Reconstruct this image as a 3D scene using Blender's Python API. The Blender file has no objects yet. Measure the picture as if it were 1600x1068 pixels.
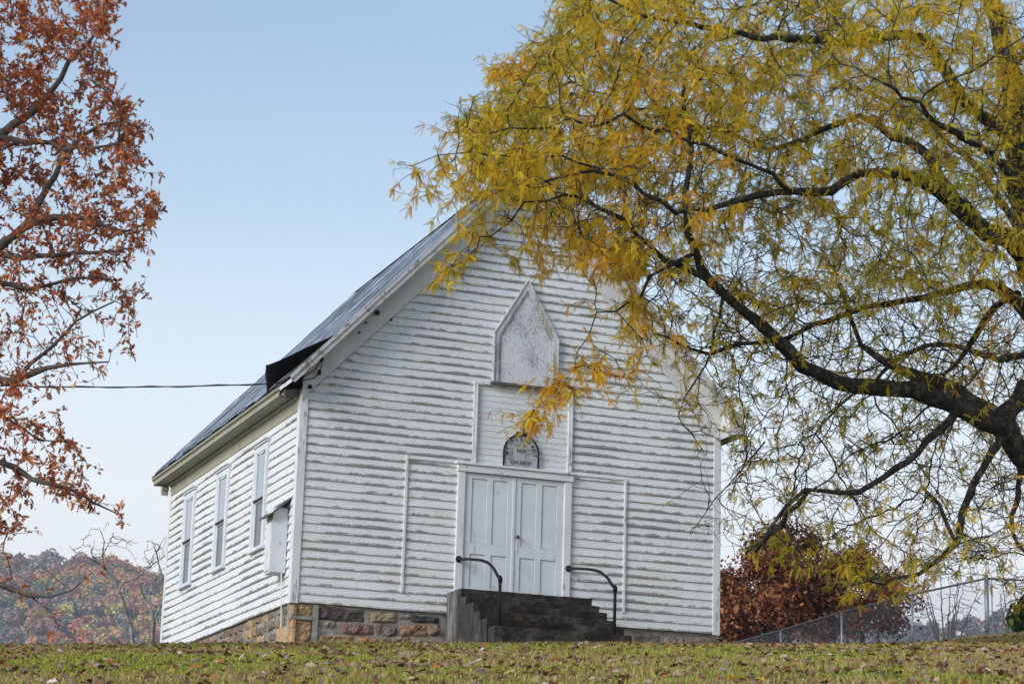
import bpy, math, random
import numpy as np
from mathutils import Vector, Matrix

random.seed(11)
rng = np.random.default_rng(11)
R = math.radians
scene = bpy.context.scene
COL = scene.collection

# ---------------------------------------------------------------- camera
FPX = 3600.0                                   # focal length in pixels of the 1600 px wide photograph
CAM = np.array([-10.4740800, -37.7853180, -4.99149214])
YAW, PITCH, ROLL = 0.362482409, 0.242085838, 0.02990349
_f = np.array([math.sin(YAW)*math.cos(PITCH), math.cos(YAW)*math.cos(PITCH), math.sin(PITCH)])
_r = np.array([math.cos(YAW), -math.sin(YAW), 0.0])
_u = np.cross(_r, _f)
_c, _s = math.cos(ROLL), math.sin(ROLL)
RT, UP = _c*_r + _s*_u, -_s*_r + _c*_u
cd = bpy.data.cameras.new('camera')
cam = bpy.data.objects.new('camera', cd)
COL.objects.link(cam)
cam.matrix_world = Matrix(((RT[0], UP[0], -_f[0], CAM[0]), (RT[1], UP[1], -_f[1], CAM[1]),
                           (RT[2], UP[2], -_f[2], CAM[2]), (0, 0, 0, 1)))
cd.sensor_width = 36.0
cd.lens = FPX/1600*36.0
cd.clip_start = 0.5
cd.clip_end = 6000
cd.dof.use_dof = True
cd.dof.focus_distance = 38.5
cd.dof.aperture_fstop = 5.6
scene.camera = cam

# ---------------------------------------------------------------- sky, sun, exposure
SUN_EL, SUN_AZ = R(24), R(247)                 # azimuth clockwise from +Y: behind the camera, to the left
w = bpy.data.worlds.new('World')
scene.world = w
w.use_nodes = True
nt = w.node_tree
nt.nodes.clear()
n_out = nt.nodes.new('ShaderNodeOutputWorld')
n_bg = nt.nodes.new('ShaderNodeBackground')
n_sky = nt.nodes.new('ShaderNodeTexSky')
n_sky.sky_type = 'NISHITA'
n_sky.sun_disc = False
n_sky.sun_elevation = SUN_EL
n_sky.sun_rotation = SUN_AZ
n_sky.air_density = 1.25
n_sky.dust_density = 0.2
n_sky.ozone_density = 2.2
# pale haze that thickens towards the horizon, all the way round
n_tc = nt.nodes.new('ShaderNodeTexCoord')
n_sep = nt.nodes.new('ShaderNodeSeparateXYZ')
n_rmp = nt.nodes.new('ShaderNodeValToRGB')
n_mix = nt.nodes.new('ShaderNodeMix'); n_mix.data_type = 'RGBA'
nt.links.new(n_tc.outputs['Generated'], n_sep.inputs[0])
nt.links.new(n_sep.outputs['Z'], n_rmp.inputs[0])
cr = n_rmp.color_ramp
RAMP = ((0.10, 0.93), (0.16, 0.90), (0.22, 0.66), (0.29, 0.27), (0.36, 0.13), (0.80, 0.06))
for i, (p, v) in enumerate(RAMP):
    el = cr.elements[i] if i < 2 else cr.elements.new(p)
    el.position = p; el.color = (v, v, v, 1)
nt.links.new(n_rmp.outputs[0], n_mix.inputs[0])
nt.links.new(n_sky.outputs[0], n_mix.inputs[6])
n_rm2 = nt.nodes.new('ShaderNodeValToRGB')
nt.links.new(n_sep.outputs['Z'], n_rm2.inputs[0])
n_rm2.color_ramp.elements[0].position = .11; n_rm2.color_ramp.elements[0].color = (.613, .590, .580, 1)
n_rm2.color_ramp.elements[1].position = .21; n_rm2.color_ramp.elements[1].color = (.575, .600, .612, 1)
n_sc = nt.nodes.new('ShaderNodeVectorMath'); n_sc.operation = 'SCALE'; n_sc.inputs['Scale'].default_value = 10.0
nt.links.new(n_rm2.outputs[0], n_sc.inputs[0]); nt.links.new(n_sc.outputs[0], n_mix.inputs[7])
nt.links.new(n_mix.outputs[2], n_bg.inputs[0])
n_bg.inputs[1].default_value = 0.104
nt.links.new(n_bg.outputs[0], n_out.inputs[0])

sd = bpy.data.lights.new('sun', 'SUN')
sd.energy = 1.9
sd.angle = R(28)
sd.color = (1.0, 0.955, 0.90)
sun = bpy.data.objects.new('sun', sd)
COL.objects.link(sun)
sdir = Vector((math.sin(SUN_AZ)*math.cos(SUN_EL), math.cos(SUN_AZ)*math.cos(SUN_EL), math.sin(SUN_EL)))
sun.rotation_euler = sdir.to_track_quat('Z', 'Y').to_euler()
sun.location = (-20, -20, 30)

vs = scene.view_settings
scene.display_settings.display_device = 'sRGB'
vs.view_transform = 'Standard'
vs.look = 'None'
vs.exposure = 0.86
vs.gamma = 1.0
scene.cycles.max_bounces = 6
scene.cycles.transparent_max_bounces = 8

# ---------------------------------------------------------------- helpers
FW2 = np.array([math.sin(YAW), math.cos(YAW)])
RT2 = np.array([FW2[1], -FW2[0]])


def ray(px, py):
    return ((px-800)/FPX)*RT - ((py-534)/FPX)*UP + _f


def at(px, py, D):
    """world point seen at a photo pixel, D metres along the view axis"""
    return CAM + ray(px, py)*D


def to_px(P):
    d = np.asarray(P) - CAM
    z = d @ _f
    return np.stack([800 + FPX*(d @ RT)/z, 534 - FPX*(d @ UP)/z], -1)


def smooth(x, a, b):
    x = np.clip((x-a)/(b-a), 0, 1)
    return x*x*(3-2*x)


def ts(x, y):
    dx, dy = x-CAM[0], y-CAM[1]
    return dx*FW2[0]+dy*FW2[1], dx*RT2[0]+dy*RT2[1]


def vnoise(x, y, seed=0):
    """cheap smooth value noise, vectorised, 0..1"""
    xi, yi = np.floor(x).astype(np.int64), np.floor(y).astype(np.int64)
    fx, fy = x-xi, y-yi
    fx, fy = fx*fx*(3-2*fx), fy*fy*(3-2*fy)

    def h(a, b):
        n = (a*374761393 + b*668265263 + seed*974634777) & 0x7fffffff
        n = ((n ^ (n >> 13))*1274126177) & 0x7fffffff
        return ((n ^ (n >> 16)) & 0xffff)/65535.0
    return (h(xi, yi)*(1-fx)*(1-fy)+h(xi+1, yi)*fx*(1-fy)+h(xi, yi+1)*(1-fx)*fy+h(xi+1, yi+1)*fx*fy)


def fbm(x, y, seed=0, o=3):
    s, a, t = 0, 1.0, 0
    for i in range(o):
        s = s+a*vnoise(x*2**i, y*2**i, seed+i); t += a; a *= .5
    return s/t


TC = 34.0
GB = 1.6/TC**2
GA = 0.1113+3.2/TC


def ground_z(x, y):
    """lawn: a slope that rises from the camera to the church and rounds over into a plateau"""
    x, y = np.asarray(x, float), np.asarray(y, float)
    t, s = ts(x, y)
    tt = np.clip(t, -20, 75)
    z = CAM[2]-1.6+GA*tt-GB*tt*tt
    z = z+.030*s*np.clip(1-(np.abs(s)-40)/200, 0, 1)
    z = z+.55*smooth(s, 5, 12)*smooth(t, 24, 50)
    z = z-60*smooth(t, 80, 520)-40*smooth(np.abs(s), 60, 500)
    z = z+.07*(fbm(x*.35, y*.35, 5)-.5)*np.clip(1-np.abs(t-30)/60, 0, 1)
    return z


def props(o, label=None, cat=None, group=None, kind=None):
    if label: o['label'] = label
    if cat: o['category'] = cat
    if group: o['group'] = group
    if kind: o['kind'] = kind
    return o


def empty(name, loc, label, cat, group=None):
    o = bpy.data.objects.new(name, None)
    COL.objects.link(o)
    o.location = loc
    o.empty_display_size = .2
    return props(o, label, cat, group)


def link(name, me, mats, parent=None, smooth_shade=False):
    o = bpy.data.objects.new(name, me)
    COL.objects.link(o)
    for m in (mats if isinstance(mats, (list, tuple)) else [mats]):
        me.materials.append(m)
    if parent is not None:
        o.parent = parent
        # mesh data are in world space: take off the root Empty's offset
        if parent.type == 'EMPTY':
            o.matrix_parent_inverse = Matrix.Translation(-Vector(parent.location))
    if smooth_shade:
        me.polygons.foreach_set('use_smooth', [True]*len(me.polygons))
    return o


class MB:
    """collects shapes and links them as one mesh object"""

    def __init__(self):
        self.v, self.f, self.uv, self.mi, self.col = [], [], [], [], {}

    def add(self, vs_, fs, uvs=None, mat=0, col=None):
        b = len(self.v)
        self.v += [tuple(map(float, p)) for p in vs_]
        for k, f in enumerate(fs):
            self.f.append([b+i for i in f])
            self.uv.append(uvs[k] if uvs else None)
            self.mi.append(mat)
        if col is not None:
            for i in range(len(vs_)): self.col[b+i] = col

    def box(self, x0, x1, y0, y1, z0, z1, mat=0, col=None, M=None):
        vs_ = [(x, y, z) for z in (z0, z1) for y in (y0, y1) for x in (x0, x1)]
        if M is not None: vs_ = [M(*p) for p in vs_]
        self.add(vs_, [(0, 2, 3, 1), (4, 5, 7, 6), (0, 1, 5, 4), (2, 6, 7, 3), (0, 4, 6, 2), (1, 3, 7, 5)], mat=mat, col=col)

    def prism(self, poly, d0, d1, to3, mat=0, col=None):
        """poly: 2-D outline, extruded between d0 and d1; to3(u, v, d) -> xyz"""
        n = len(poly)
        vs_ = [to3(u, v, d0) for u, v in poly]+[to3(u, v, d1) for u, v in poly]
        fs = [tuple(range(n))[::-1], tuple(range(n, 2*n))]+[(i, (i+1) % n, n+(i+1) % n, n+i) for i in range(n)]
        self.add(vs_, fs, mat=mat, col=col)

    def ring(self, outer, inner, d0, d1, to3, mat=0, closed=True):
        n = len(outer)
        vs_ = [to3(u, v, d) for d in (d0, d1) for L in (outer, inner) for u, v in L]
        fs = []
        for i in range(n if closed else n-1):
            j = (i+1) % n
            o0, o1, i0, i1 = i, j, n+i, n+j
            O0, O1, I0, I1 = 2*n+i, 2*n+j, 3*n+i, 3*n+j
            fs += [(o0, o1, i1, i0), (O0, I0, I1, O1), (o0, O0, O1, o1), (i0, i1, I1, I0)]
        if not closed:
            fs += [(0, n, 3*n, 2*n), (n-1, 3*n-1, 4*n-1, 2*n-1)]
        self.add(vs_, fs, mat=mat)

    def tube(self, pts, rad, n=8, mat=0, wob=0.0, cap=True):
        P = np.array(pts, float)
        rad = np.full(len(P), rad) if np.isscalar(rad) else np.asarray(rad, float)
        T = np.gradient(P, axis=0)
        T /= np.linalg.norm(T, axis=1)[:, None]+1e-9
        a = np.array([0, 0, 1.]) if abs(T[0][2]) < .9 else np.array([1., 0, 0])
        N = np.cross(T[0], a); N /= np.linalg.norm(N)
        vs_ = []
        for i in range(len(P)):
            N = N-T[i]*(N @ T[i]); N /= np.linalg.norm(N)+1e-9
            B = np.cross(T[i], N)
            for k in range(n):
                an = 2*math.pi*k/n
                rr = rad[i]*(1+wob*(random.random()-.5))
                vs_.append(P[i]+rr*(math.cos(an)*N+math.sin(an)*B))
        fs = [(i*n+k, i*n+(k+1) % n, (i+1)*n+(k+1) % n, (i+1)*n+k) for i in range(len(P)-1) for k in range(n)]
        if cap:
            fs += [tuple(range(n))[::-1], tuple(range((len(P)-1)*n, len(P)*n))]
        self.add(vs_, fs, mat=mat)

    def build(self, name, mats, parent=None, smooth_shade=False, bevel=0):
        me = bpy.data.meshes.new(name)
        me.from_pydata(self.v, [], self.f)
        if any(u is not None for u in self.uv):
            L = me.uv_layers.new(name='UVMap')
            k = 0
            for f, u in zip(self.f, self.uv):
                for j in range(len(f)):
                    if u is not None: L.data[k].uv = u[j]
                    k += 1
        me.polygons.foreach_set('material_index', self.mi)
        if self.col:
            a = me.attributes.new('tint', 'FLOAT_COLOR', 'POINT')
            for i, c in self.col.items(): a.data[i].color = (*c, 1)
        o = link(name, me, mats, parent, smooth_shade)
        if bevel:
            b = o.modifiers.new('bevel', 'BEVEL'); b.width = bevel; b.segments = 2; b.limit_method = 'ANGLE'
        return o


def mesh_np(name, V, F, mats, parent=None, tint=None, smooth_shade=False):
    """big mesh from arrays: V (n,3), F (m,k) faces of k corners each, tint (n,3)"""
    V = np.ascontiguousarray(V, dtype=np.float32)
    F = np.ascontiguousarray(F, dtype=np.int32)
    m, k = F.shape
    me = bpy.data.meshes.new(name)
    me.vertices.add(len(V)); me.vertices.foreach_set('co', V.ravel())
    me.loops.add(m*k); me.loops.foreach_set('vertex_index', F.ravel())
    me.polygons.add(m); me.polygons.foreach_set('loop_start', np.arange(0, m*k, k, dtype=np.int32))
    me.update(calc_edges=True)
    if tint is not None:
        a = me.attributes.new('tint', 'FLOAT_COLOR', 'POINT')
        a.data.foreach_set('color', np.c_[tint, np.ones(len(tint))].astype(np.float32).ravel())
    return link(name, me, mats, parent, smooth_shade)


# ---------------------------------------------------------------- materials
class NT:
    def __init__(self, name):
        self.m = bpy.data.materials.new(name)
        self.m.use_nodes = True
        self.t = self.m.node_tree
        self.b = self.t.nodes['Principled BSDF']
        self.out = self.t.nodes['Material Output']

    def n(self, kind, **kw):
        x = self.t.nodes.new('ShaderNode'+kind)
        for k, v in kw.items():
            if k in x.inputs: x.inputs[k].default_value = v
            else: setattr(x, k, v)
        return x

    def l(self, a, b): self.t.links.new(a, b)

    def coord(self, which='Object', scale=(1, 1, 1)):
        tc = self.n('TexCoord'); mp = self.n('Mapping')
        mp.inputs['Scale'].default_value = scale
        self.l(tc.outputs[which], mp.inputs[0])
        return mp.outputs[0]

    def noise(self, vec, scale, detail=4, rough=.6, dist=0):
        x = self.n('TexNoise', Scale=scale, Detail=detail, Roughness=rough, Distortion=dist)
        if vec is not None: self.l(vec, x.inputs['Vector'])
        return x.outputs[0]

    def ramp(self, fac, stops):
        x = self.n('ValToRGB'); e_ = x.color_ramp.elements
        while len(e_) < len(stops): e_.new(.5)
        for el, (p, c) in zip(e_, stops):
            el.position = p
            el.color = (c, c, c, 1) if np.isscalar(c) else (*c, 1)
        self.l(fac, x.inputs[0])
        return x.outputs[0]

    def mix(self, fac, a, b, mode='MIX'):
        x = self.n('Mix', data_type='RGBA', blend_type=mode)
        for i, v in ((0, fac), (6, a), (7, b)):
            if hasattr(v, 'links'): self.l(v, x.inputs[i])
            elif i == 0: x.inputs[0].default_value = v
            else: x.inputs[i].default_value = (*v, 1)
        return x.outputs[2]

    def math(self, op, a, b=0.0, clamp=False):
        x = self.n('Math', operation=op, use_clamp=clamp)
        for i, v in ((0, a), (1, b)):
            if hasattr(v, 'links'): self.l(v, x.inputs[i])
            else: x.inputs[i].default_value = v
        return x.outputs[0]

    def bump(self, h, strength=.3, dist=.01):
        x = self.n('Bump', Strength=strength, Distance=dist)
        self.l(h, x.inputs['Height'])
        self.l(x.outputs[0], self.b.inputs['Normal'])

    def done(self, color=None, rough=.7, metallic=0.0, spec=None):
        if color is not None:
            if hasattr(color, 'links'): self.l(color, self.b.inputs['Base Color'])
            else: self.b.inputs['Base Color'].default_value = (*color, 1)
        if hasattr(rough, 'links'): self.l(rough, self.b.inputs['Roughness'])
        else: self.b.inputs['Roughness'].default_value = rough
        self.b.inputs['Metallic'].default_value = metallic
        if spec is not None: self.b.inputs['Specular IOR Level'].default_value = spec
        return self.m


def mat_siding(name, amount, yellow):
    """flaking white paint over grey wood; uv: u metres along the board, v 0 at the butt edge .. 1 at the top"""
    m = NT(name)
    uv = m.n('UVMap', uv_map='UVMap').outputs[0]
    sep = m.n('SeparateXYZ'); m.l(uv, sep.inputs[0])
    u, v = sep.outputs[0], sep.outputs[1]

    def vec(su, sv):
        c = m.n('CombineXYZ')
        m.l(m.math('MULTIPLY', u, su), c.inputs[0]); m.l(m.math('MULTIPLY', v, sv), c.inputs[1])
        return c.outputs[0]
    big = m.noise(vec(.55, .35), 1.0, 3, .55)
    wall = m.noise(m.coord('Object', (.5, .5, .9)), 1.0, 3, .6)
    big = m.math('ADD', m.math('MULTIPLY', big, .75), m.math('MULTIPLY', wall, .85))
    big = m.math('SUBTRACT', big, .30)
    mid = m.noise(vec(5, 1.5), 1.0, 4, .7)
    fine = m.noise(vec(38, 7), 1.0, 4, .7)
    edge = m.ramp(v, [(0.0, .64), (.10, .76), (.24, .46), (.40, .12), (1.0, .0)])
    s = m.math('ADD', m.math('MULTIPLY', big, .9), m.math('MULTIPLY', mid, .80))
    s = m.math('ADD', s, m.math('MULTIPLY', fine, .58))
    s = m.math('ADD', s, m.math('MULTIPLY', edge, amount))
    mask = m.ramp(m.math('SUBTRACT', s, .69), [(.795, 0.0), (.88, 1.0)])
    grain = m.noise(vec(3, 30), 1.0, 3, .7)
    wood = m.ramp(grain, [(.25, (.12, .115, .11)), (.75, (.38, .37, .36))])
    dirt = m.noise(vec(.8, 1.2), 1.0, 4, .7)
    paint = m.ramp(dirt, [(.28, (.64+yellow, .65, .64-yellow)), (.62, (.72, .755, .78)), (.8, (.76, .795, .82))])
    dust = m.ramp(m.noise(vec(14, 2.5), 1.0, 3, .7), [(.52, 1.0), (.78, .70)])
    paint = m.mix(1.0, paint, dust, 'MULTIPLY')
    nails = m.n('TexVoronoi', Scale=1.0, feature='F1'); m.l(vec(2.4, 1.0), nails.inputs['Vector'])
    rust = m.ramp(nails.outputs['Distance'], [(.035, 1.0), (.07, 0.0)])
    paint = m.mix(m.math('MULTIPLY', rust, .55), paint, (.30, .13, .05))
    col = m.mix(mask, paint, wood)
    h = m.math('ADD', m.math('MULTIPLY', mask, -1.0), m.math('MULTIPLY', grain, .3))
    m.bump(h, .5, .004)
    return m.done(col, .72, spec=.25)


def mat_paint(name, base=(.76, .77, .78), wear=.5, grain_axis=(1, 1, 1), wood=(.24, .23, .22)):
    """old white paint on trim: chips, cracks and grime"""
    m = NT(name)
    co = m.coord('Object', grain_axis)
    a = m.noise(co, 3.0, 5, .75)
    b = m.noise(co, 30.0, 4, .7)
    s = m.math('ADD', m.math('MULTIPLY', a, .8), m.math('MULTIPLY', b, .5))
    mask = m.ramp(s, [(.80-.12*wear, 0.0), (.86-.12*wear, 1.0)])
    d = m.noise(m.coord('Object'), 1.3, 4, .7)
    paint = m.ramp(d, [(.3, tuple(c*.84 for c in base)), (.65, base)])
    col = m.mix(mask, paint, wood)
    m.bump(m.math('ADD', m.math('MULTIPLY', mask, -1.0), m.math('MULTIPLY', b, .2)), .4, .003)
    return m.done(col, .65, spec=.3)


def mat_tint(name, rough=.8, transl=0.0, spec=.2, var=0.0, bump=0.0, scale=8.0):
    m = NT(name)
    a = m.n('Attribute', attribute_name='tint').outputs['Color']
    col = a
    if var:
        nz = m.noise(m.coord('Object'), scale, 4, .7)
        f = m.ramp(nz, [(.25, 1-var), (.75, 1+var*.6)])
        col = m.mix(1.0, a, f, 'MULTIPLY')
        if bump: m.bump(nz, bump, .02)
    m.done(col, rough, spec=spec)
    if transl:
        tr = m.n('BsdfTranslucent'); m.l(col, tr.inputs[0])
        mx = m.n('MixShader'); mx.inputs[0].default_value = transl
        m.l(m.b.outputs[0], mx.inputs[1]); m.l(tr.outputs[0], mx.inputs[2])
        m.l(mx.outputs[0], m.out.inputs[0])
    return m.m


def mat_noise(name, stops, scale=4.0, rough=.8, detail=5, stretch=(1, 1, 1), bump=.3, bdist=.01, metallic=0, spec=.3):
    m = NT(name)
    nz = m.noise(m.coord('Object', stretch), scale, detail, .7)
    col = m.ramp(nz, stops)
    if bump: m.bump(nz, bump, bdist)
    return m.done(col, rough, metallic, spec)


M_SIDING = mat_siding('peeling_white_siding', .56, .02)
M_SIDING_SIDE = mat_siding('cream_white_siding', .54, .035)
M_FLUSH = mat_siding('flush_white_boards', .30, .01)
M_TRIM = mat_paint('white_trim_paint', wear=.5)
M_TRIMV = mat_paint('white_trim_vertical', wear=.75, grain_axis=(2.2, 2.2, .3))
M_TRIMW = mat_paint('bare_grey_trim', base=(.62, .63, .62), wear=1.25, grain_axis=(2.2, 2.2, .5), wood=(.33, .32, .30))
M_RAKE = mat_paint('weathered_rake_paint', base=(.58, .58, .57), wear=.95, grain_axis=(1.5, 1, 1.5), wood=(.16, .14, .12))
M_FRIEZE = mat_paint('white_frieze_paint', base=(.70, .71, .71), wear=.15)
M_SOFFIT = mat_paint('yellowed_shaded_soffit', base=(.37, .35, .27), wear=.4)  # olive-tan old paint, base darkened further to put the eave's shade into it
M_DOOR = mat_paint('white_door_paint', base=(.70, .745, .78), wear=.32, grain_axis=(3, 3, .4))
M_WIN = mat_paint('white_window_paint', base=(.70, .74, .77), wear=.35, grain_axis=(2, 2, .3))
M_WOOD = mat_noise('rotten_grey_wood', [(.3, (.05, .045, .04)), (.7, (.19, .175, .16))], 6, .9, stretch=(4, .4, 4))
M_BLACK = mat_noise('black_paint', [(.3, (.010, .011, .013)), (.7, (.018, .019, .022))], 12, .6, bump=.1, bdist=.002, spec=.15)
M_DARK = NT('dark_interior').done((.012, .012, .013), .9)
M_BRASS = mat_noise('dull_brass', [(.3, (.10, .075, .04)), (.7, (.22, .17, .09))], 20, .38, metallic=.8)
M_STONE = mat_tint('foundation_stone', .88, 0, .15, var=.5, bump=.9, scale=9.0)
M_MORTAR = mat_noise('pale_mortar', [(.3, (.17, .15, .125)), (.55, (.31, .30, .28)), (.75, (.44, .45, .45))], 7, .9, bump=.6, bdist=.02)
M_BARK = mat_noise('dark_bark', [(.32, (.012, .010, .008)), (.54, (.05, .043, .034)), (.68, (.16, .155, .12))], 9, .9,
                   stretch=(1, 1, .6), bump=.9, bdist=.03, spec=.1)
M_BARK_OAK = mat_noise('grey_oak_bark', [(.3, (.05, .045, .04)), (.7, (.17, .155, .14))], 9, .9, bump=.8, bdist=.02, spec=.1)
M_BARK_PALE = mat_noise('pale_bark', [(.35, (.10, .095, .085)), (.5, (.28, .27, .25)), (.8, (.42, .41, .39))], 6, .9, spec=.1)
M_LEAF = mat_tint('yellow_leaf', .5, .5, .25)
M_OAKLEAF = mat_tint('russet_leaf', .55, .30, .3)
M_GRASS = mat_tint('grass_blade', .6, .35, .2)
M_DEADLEAF = mat_tint('fallen_leaf', .75, .12, .2)
M_CROWN = mat_tint('far_foliage', .8, .25, .1)
M_GALV = mat_noise('galvanised_steel', [(.3, (.22, .24, .26)), (.7, (.36, .38, .40))], 20, .45, metallic=.7, bump=0)
M_GALV_DARK = mat_noise('weathered_top_rail', [(.3, (.07, .08, .09)), (.7, (.16, .17, .18))], 20, .5, metallic=.6, bump=0)


def mat_roof():
    m = NT('weathered_metal_roof')
    st = m.noise(m.coord('Object', (.35, 5, .35)), 3.0, 5, .7)
    pt = m.noise(m.coord('Object'), .9, 4, .6)
    col = m.ramp(st, [(.32, (.05, .06, .08)), (.48, (.20, .23, .27)), (.62, (.42, .46, .51))])
    col = m.mix(m.ramp(pt, [(.56, 0.0), (.72, .6)]), col, (.10, .075, .06))
    at_ = m.n('Attribute', attribute_name='tint').outputs['Color']
    col = m.mix(1.0, col, at_, 'MULTIPLY')
    m.bump(st, .3, .01)
    return m.done(col, .45, .5, .4)


def mat_concrete():
    m = NT('blackened_concrete')
    g = m.n('NewGeometry')
    sep = m.n('SeparateXYZ'); m.l(g.outputs['Normal'], sep.inputs[0])
    co = m.coord('Object')
    a = m.noise(co, 2.2, 6, .75)
    b = m.noise(m.coord('Object', (3, 3, .5)), 3.5, 5, .7)
    c = m.noise(co, 30, 3, .7)
    col = m.ramp(a, [(.34, (.012, .010, .009)), (.52, (.034, .029, .025)), (.68, (.10, .09, .08))])
    # the old rendered flank of the landing is paler than the sooty treads
    flank = m.math('MULTIPLY', m.ramp(m.math('MULTIPLY', sep.outputs[0], -1.0), [(.6, 0.0), (.8, 1.0)]),
                   m.ramp(b, [(.36, 0.0), (.62, .85)]))
    sp2 = m.n('SeparateXYZ'); m.l(co, sp2.inputs[0])
    flank = m.math('MULTIPLY', flank, m.ramp(m.math('ADD', sp2.outputs[1], 1.0), [(.35, .22), (.60, 1.0)]))
    col = m.mix(flank, col, (.27, .275, .28))
    lich = m.math('MULTIPLY', m.ramp(c, [(.66, 0.0), (.72, 1.0)]), m.ramp(a, [(.45, 0.0), (.6, .8)]))
    col = m.mix(lich, col, (.20, .20, .19))
    mo = m.ramp(m.noise(co, 5, 4, .7), [(.60, 0.0), (.70, .5)])
    col = m.mix(mo, col, (.075, .045, .018))
    m.bump(m.math('ADD', m.math('MULTIPLY', a, .6), m.math('MULTIPLY', c, .4)), .7, .015)
    return m.done(col, .9, spec=.15)


def mat_board():
    m = NT('whitewashed_chipboard')
    co = m.coord('Object', (1, 1, .55))
    v = m.n('TexVoronoi', Scale=26.0); m.l(co, v.inputs['Vector'])
    nz = m.noise(m.coord('Object', (1.4, 1, .8)), 22, 4, .75, 1.0)
    big = m.noise(m.coord('Object', (.8, 1, .8)), 2.0, 3, .6)
    s = m.math('ADD', m.math('MULTIPLY', nz, .6), m.math('MULTIPLY', big, .42))
    col = m.ramp(s, [(.47, (.66, .68, .70)), (.55, (.52, .54, .56)), (.61, (.22, .23, .24))])
    m.bump(v.outputs['Distance'], .5, .006)
    return m.done(col, .8, spec=.2)


def mat_plaque():
    m = NT('weathered_plaque')
    a = m.noise(m.coord('Object'), 7, 5, .75)
    b = m.noise(m.coord('Object'), 40, 3, .7)
    s = m.math('ADD', m.math('MULTIPLY', a, .7), m.math('MULTIPLY', b, .3))
    col = m.ramp(s, [(.36, (.15, .16, .165)), (.46, (.28, .30, .31)), (.55, (.44, .46, .47)), (.7, (.56, .58, .59))])
    return m.done(col, .85, spec=.2)


def mat_letters():
    m = NT('worn_black_lettering')
    a = m.noise(m.coord('Object'), 9, 4, .7)
    b = m.noise(m.coord('Object'), 55, 3, .7)
    s = m.math('ADD', m.math('MULTIPLY', a, .65), m.math('MULTIPLY', b, .35))
    col = m.ramp(s, [(.46, (.016, .016, .018)), (.58, (.13, .135, .14)), (.68, (.36, .37, .38))])
    return m.done(col, .8, spec=.2)


def mat_glass():
    m = NT('old_window_glass')
    a = m.noise(m.coord('Object'), 2.2, 2, .5)
    m.bump(a, .12, .02)
    m.b.inputs['IOR'].default_value = 1.7
    return m.done((.035, .04, .042), .03, spec=.8)


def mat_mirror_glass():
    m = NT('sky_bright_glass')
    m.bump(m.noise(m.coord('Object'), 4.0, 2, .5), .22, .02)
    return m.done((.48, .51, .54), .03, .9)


def mat_ground():
    m = NT('lawn_soil')
    a = m.noise(m.coord('Object'), .5, 5, .7)
    b = m.noise(m.coord('Object'), 14, 5, .75)
    c1 = m.ramp(b, [(.3, (.022, .035, .008)), (.55, (.06, .085, .018)), (.75, (.10, .085, .035))])
    c2 = m.ramp(b, [(.3, (.04, .032, .015)), (.55, (.095, .075, .035)), (.75, (.14, .11, .055))])
    m.bump(b, .6, .03)
    return m.done(m.mix(m.ramp(a, [(.45, 0.0), (.62, 1.0)]), c1, c2), .95, spec=.1)


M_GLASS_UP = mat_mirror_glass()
M_ROOF, M_CONC, M_OSB, M_PLAQUE, M_LETTER, M_GLASS, M_GROUND = (mat_roof(), mat_concrete(), mat_board(), mat_plaque(),
                                                                mat_letters(), mat_glass(), mat_ground())
M_HILL = mat_noise('hill_floor', [(.35, (.035, .032, .022)), (.65, (.075, .06, .04))], .05, .95, bump=0)

# ---------------------------------------------------------------- ground
tv = np.concatenate([np.linspace(-60, 8, 12), np.linspace(10, 56, 70), np.linspace(58, 110, 20), np.geomspace(120, 2600, 24)])
sv = np.concatenate([-np.geomspace(1500, 22, 16), np.linspace(-20, 20, 61), np.geomspace(22, 1500, 16)])
tg, sg = np.meshgrid(tv, sv, indexing='ij')
gx = CAM[0]+tg*FW2[0]+sg*RT2[0]
gy = CAM[1]+tg*FW2[1]+sg*RT2[1]
V = np.stack([gx, gy, ground_z(gx, gy)], -1).reshape(-1, 3)
ns = len(sv)
ii = (np.arange(len(tv)-1)[:, None]*ns+np.arange(ns-1)[None]).ravel()
props(mesh_np('ground', V, np.stack([ii, ii+1, ii+ns+1, ii+ns], 1)[:, ::-1], M_GROUND, smooth_shade=True), kind='structure')

# ---------------------------------------------------------------- church
W, LEN, H = 8.0, 9.93, 3.66                    # front width, length, corner height above the sill
XM = 4.0
EX, EZ, SL = -0.36, 3.80, 1.06                 # eave tip of the roof and its slope
YF, YB = -0.46, 10.36                          # roof ends


def roof_z(x):
    return EZ+SL*((x if x <= XM else 2*XM-x)-EX)


church = empty('church', (XM, 5.0, 0), 'white clapboard country church with peeling paint, steep metal roof and stone foundation', 'church')


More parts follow.
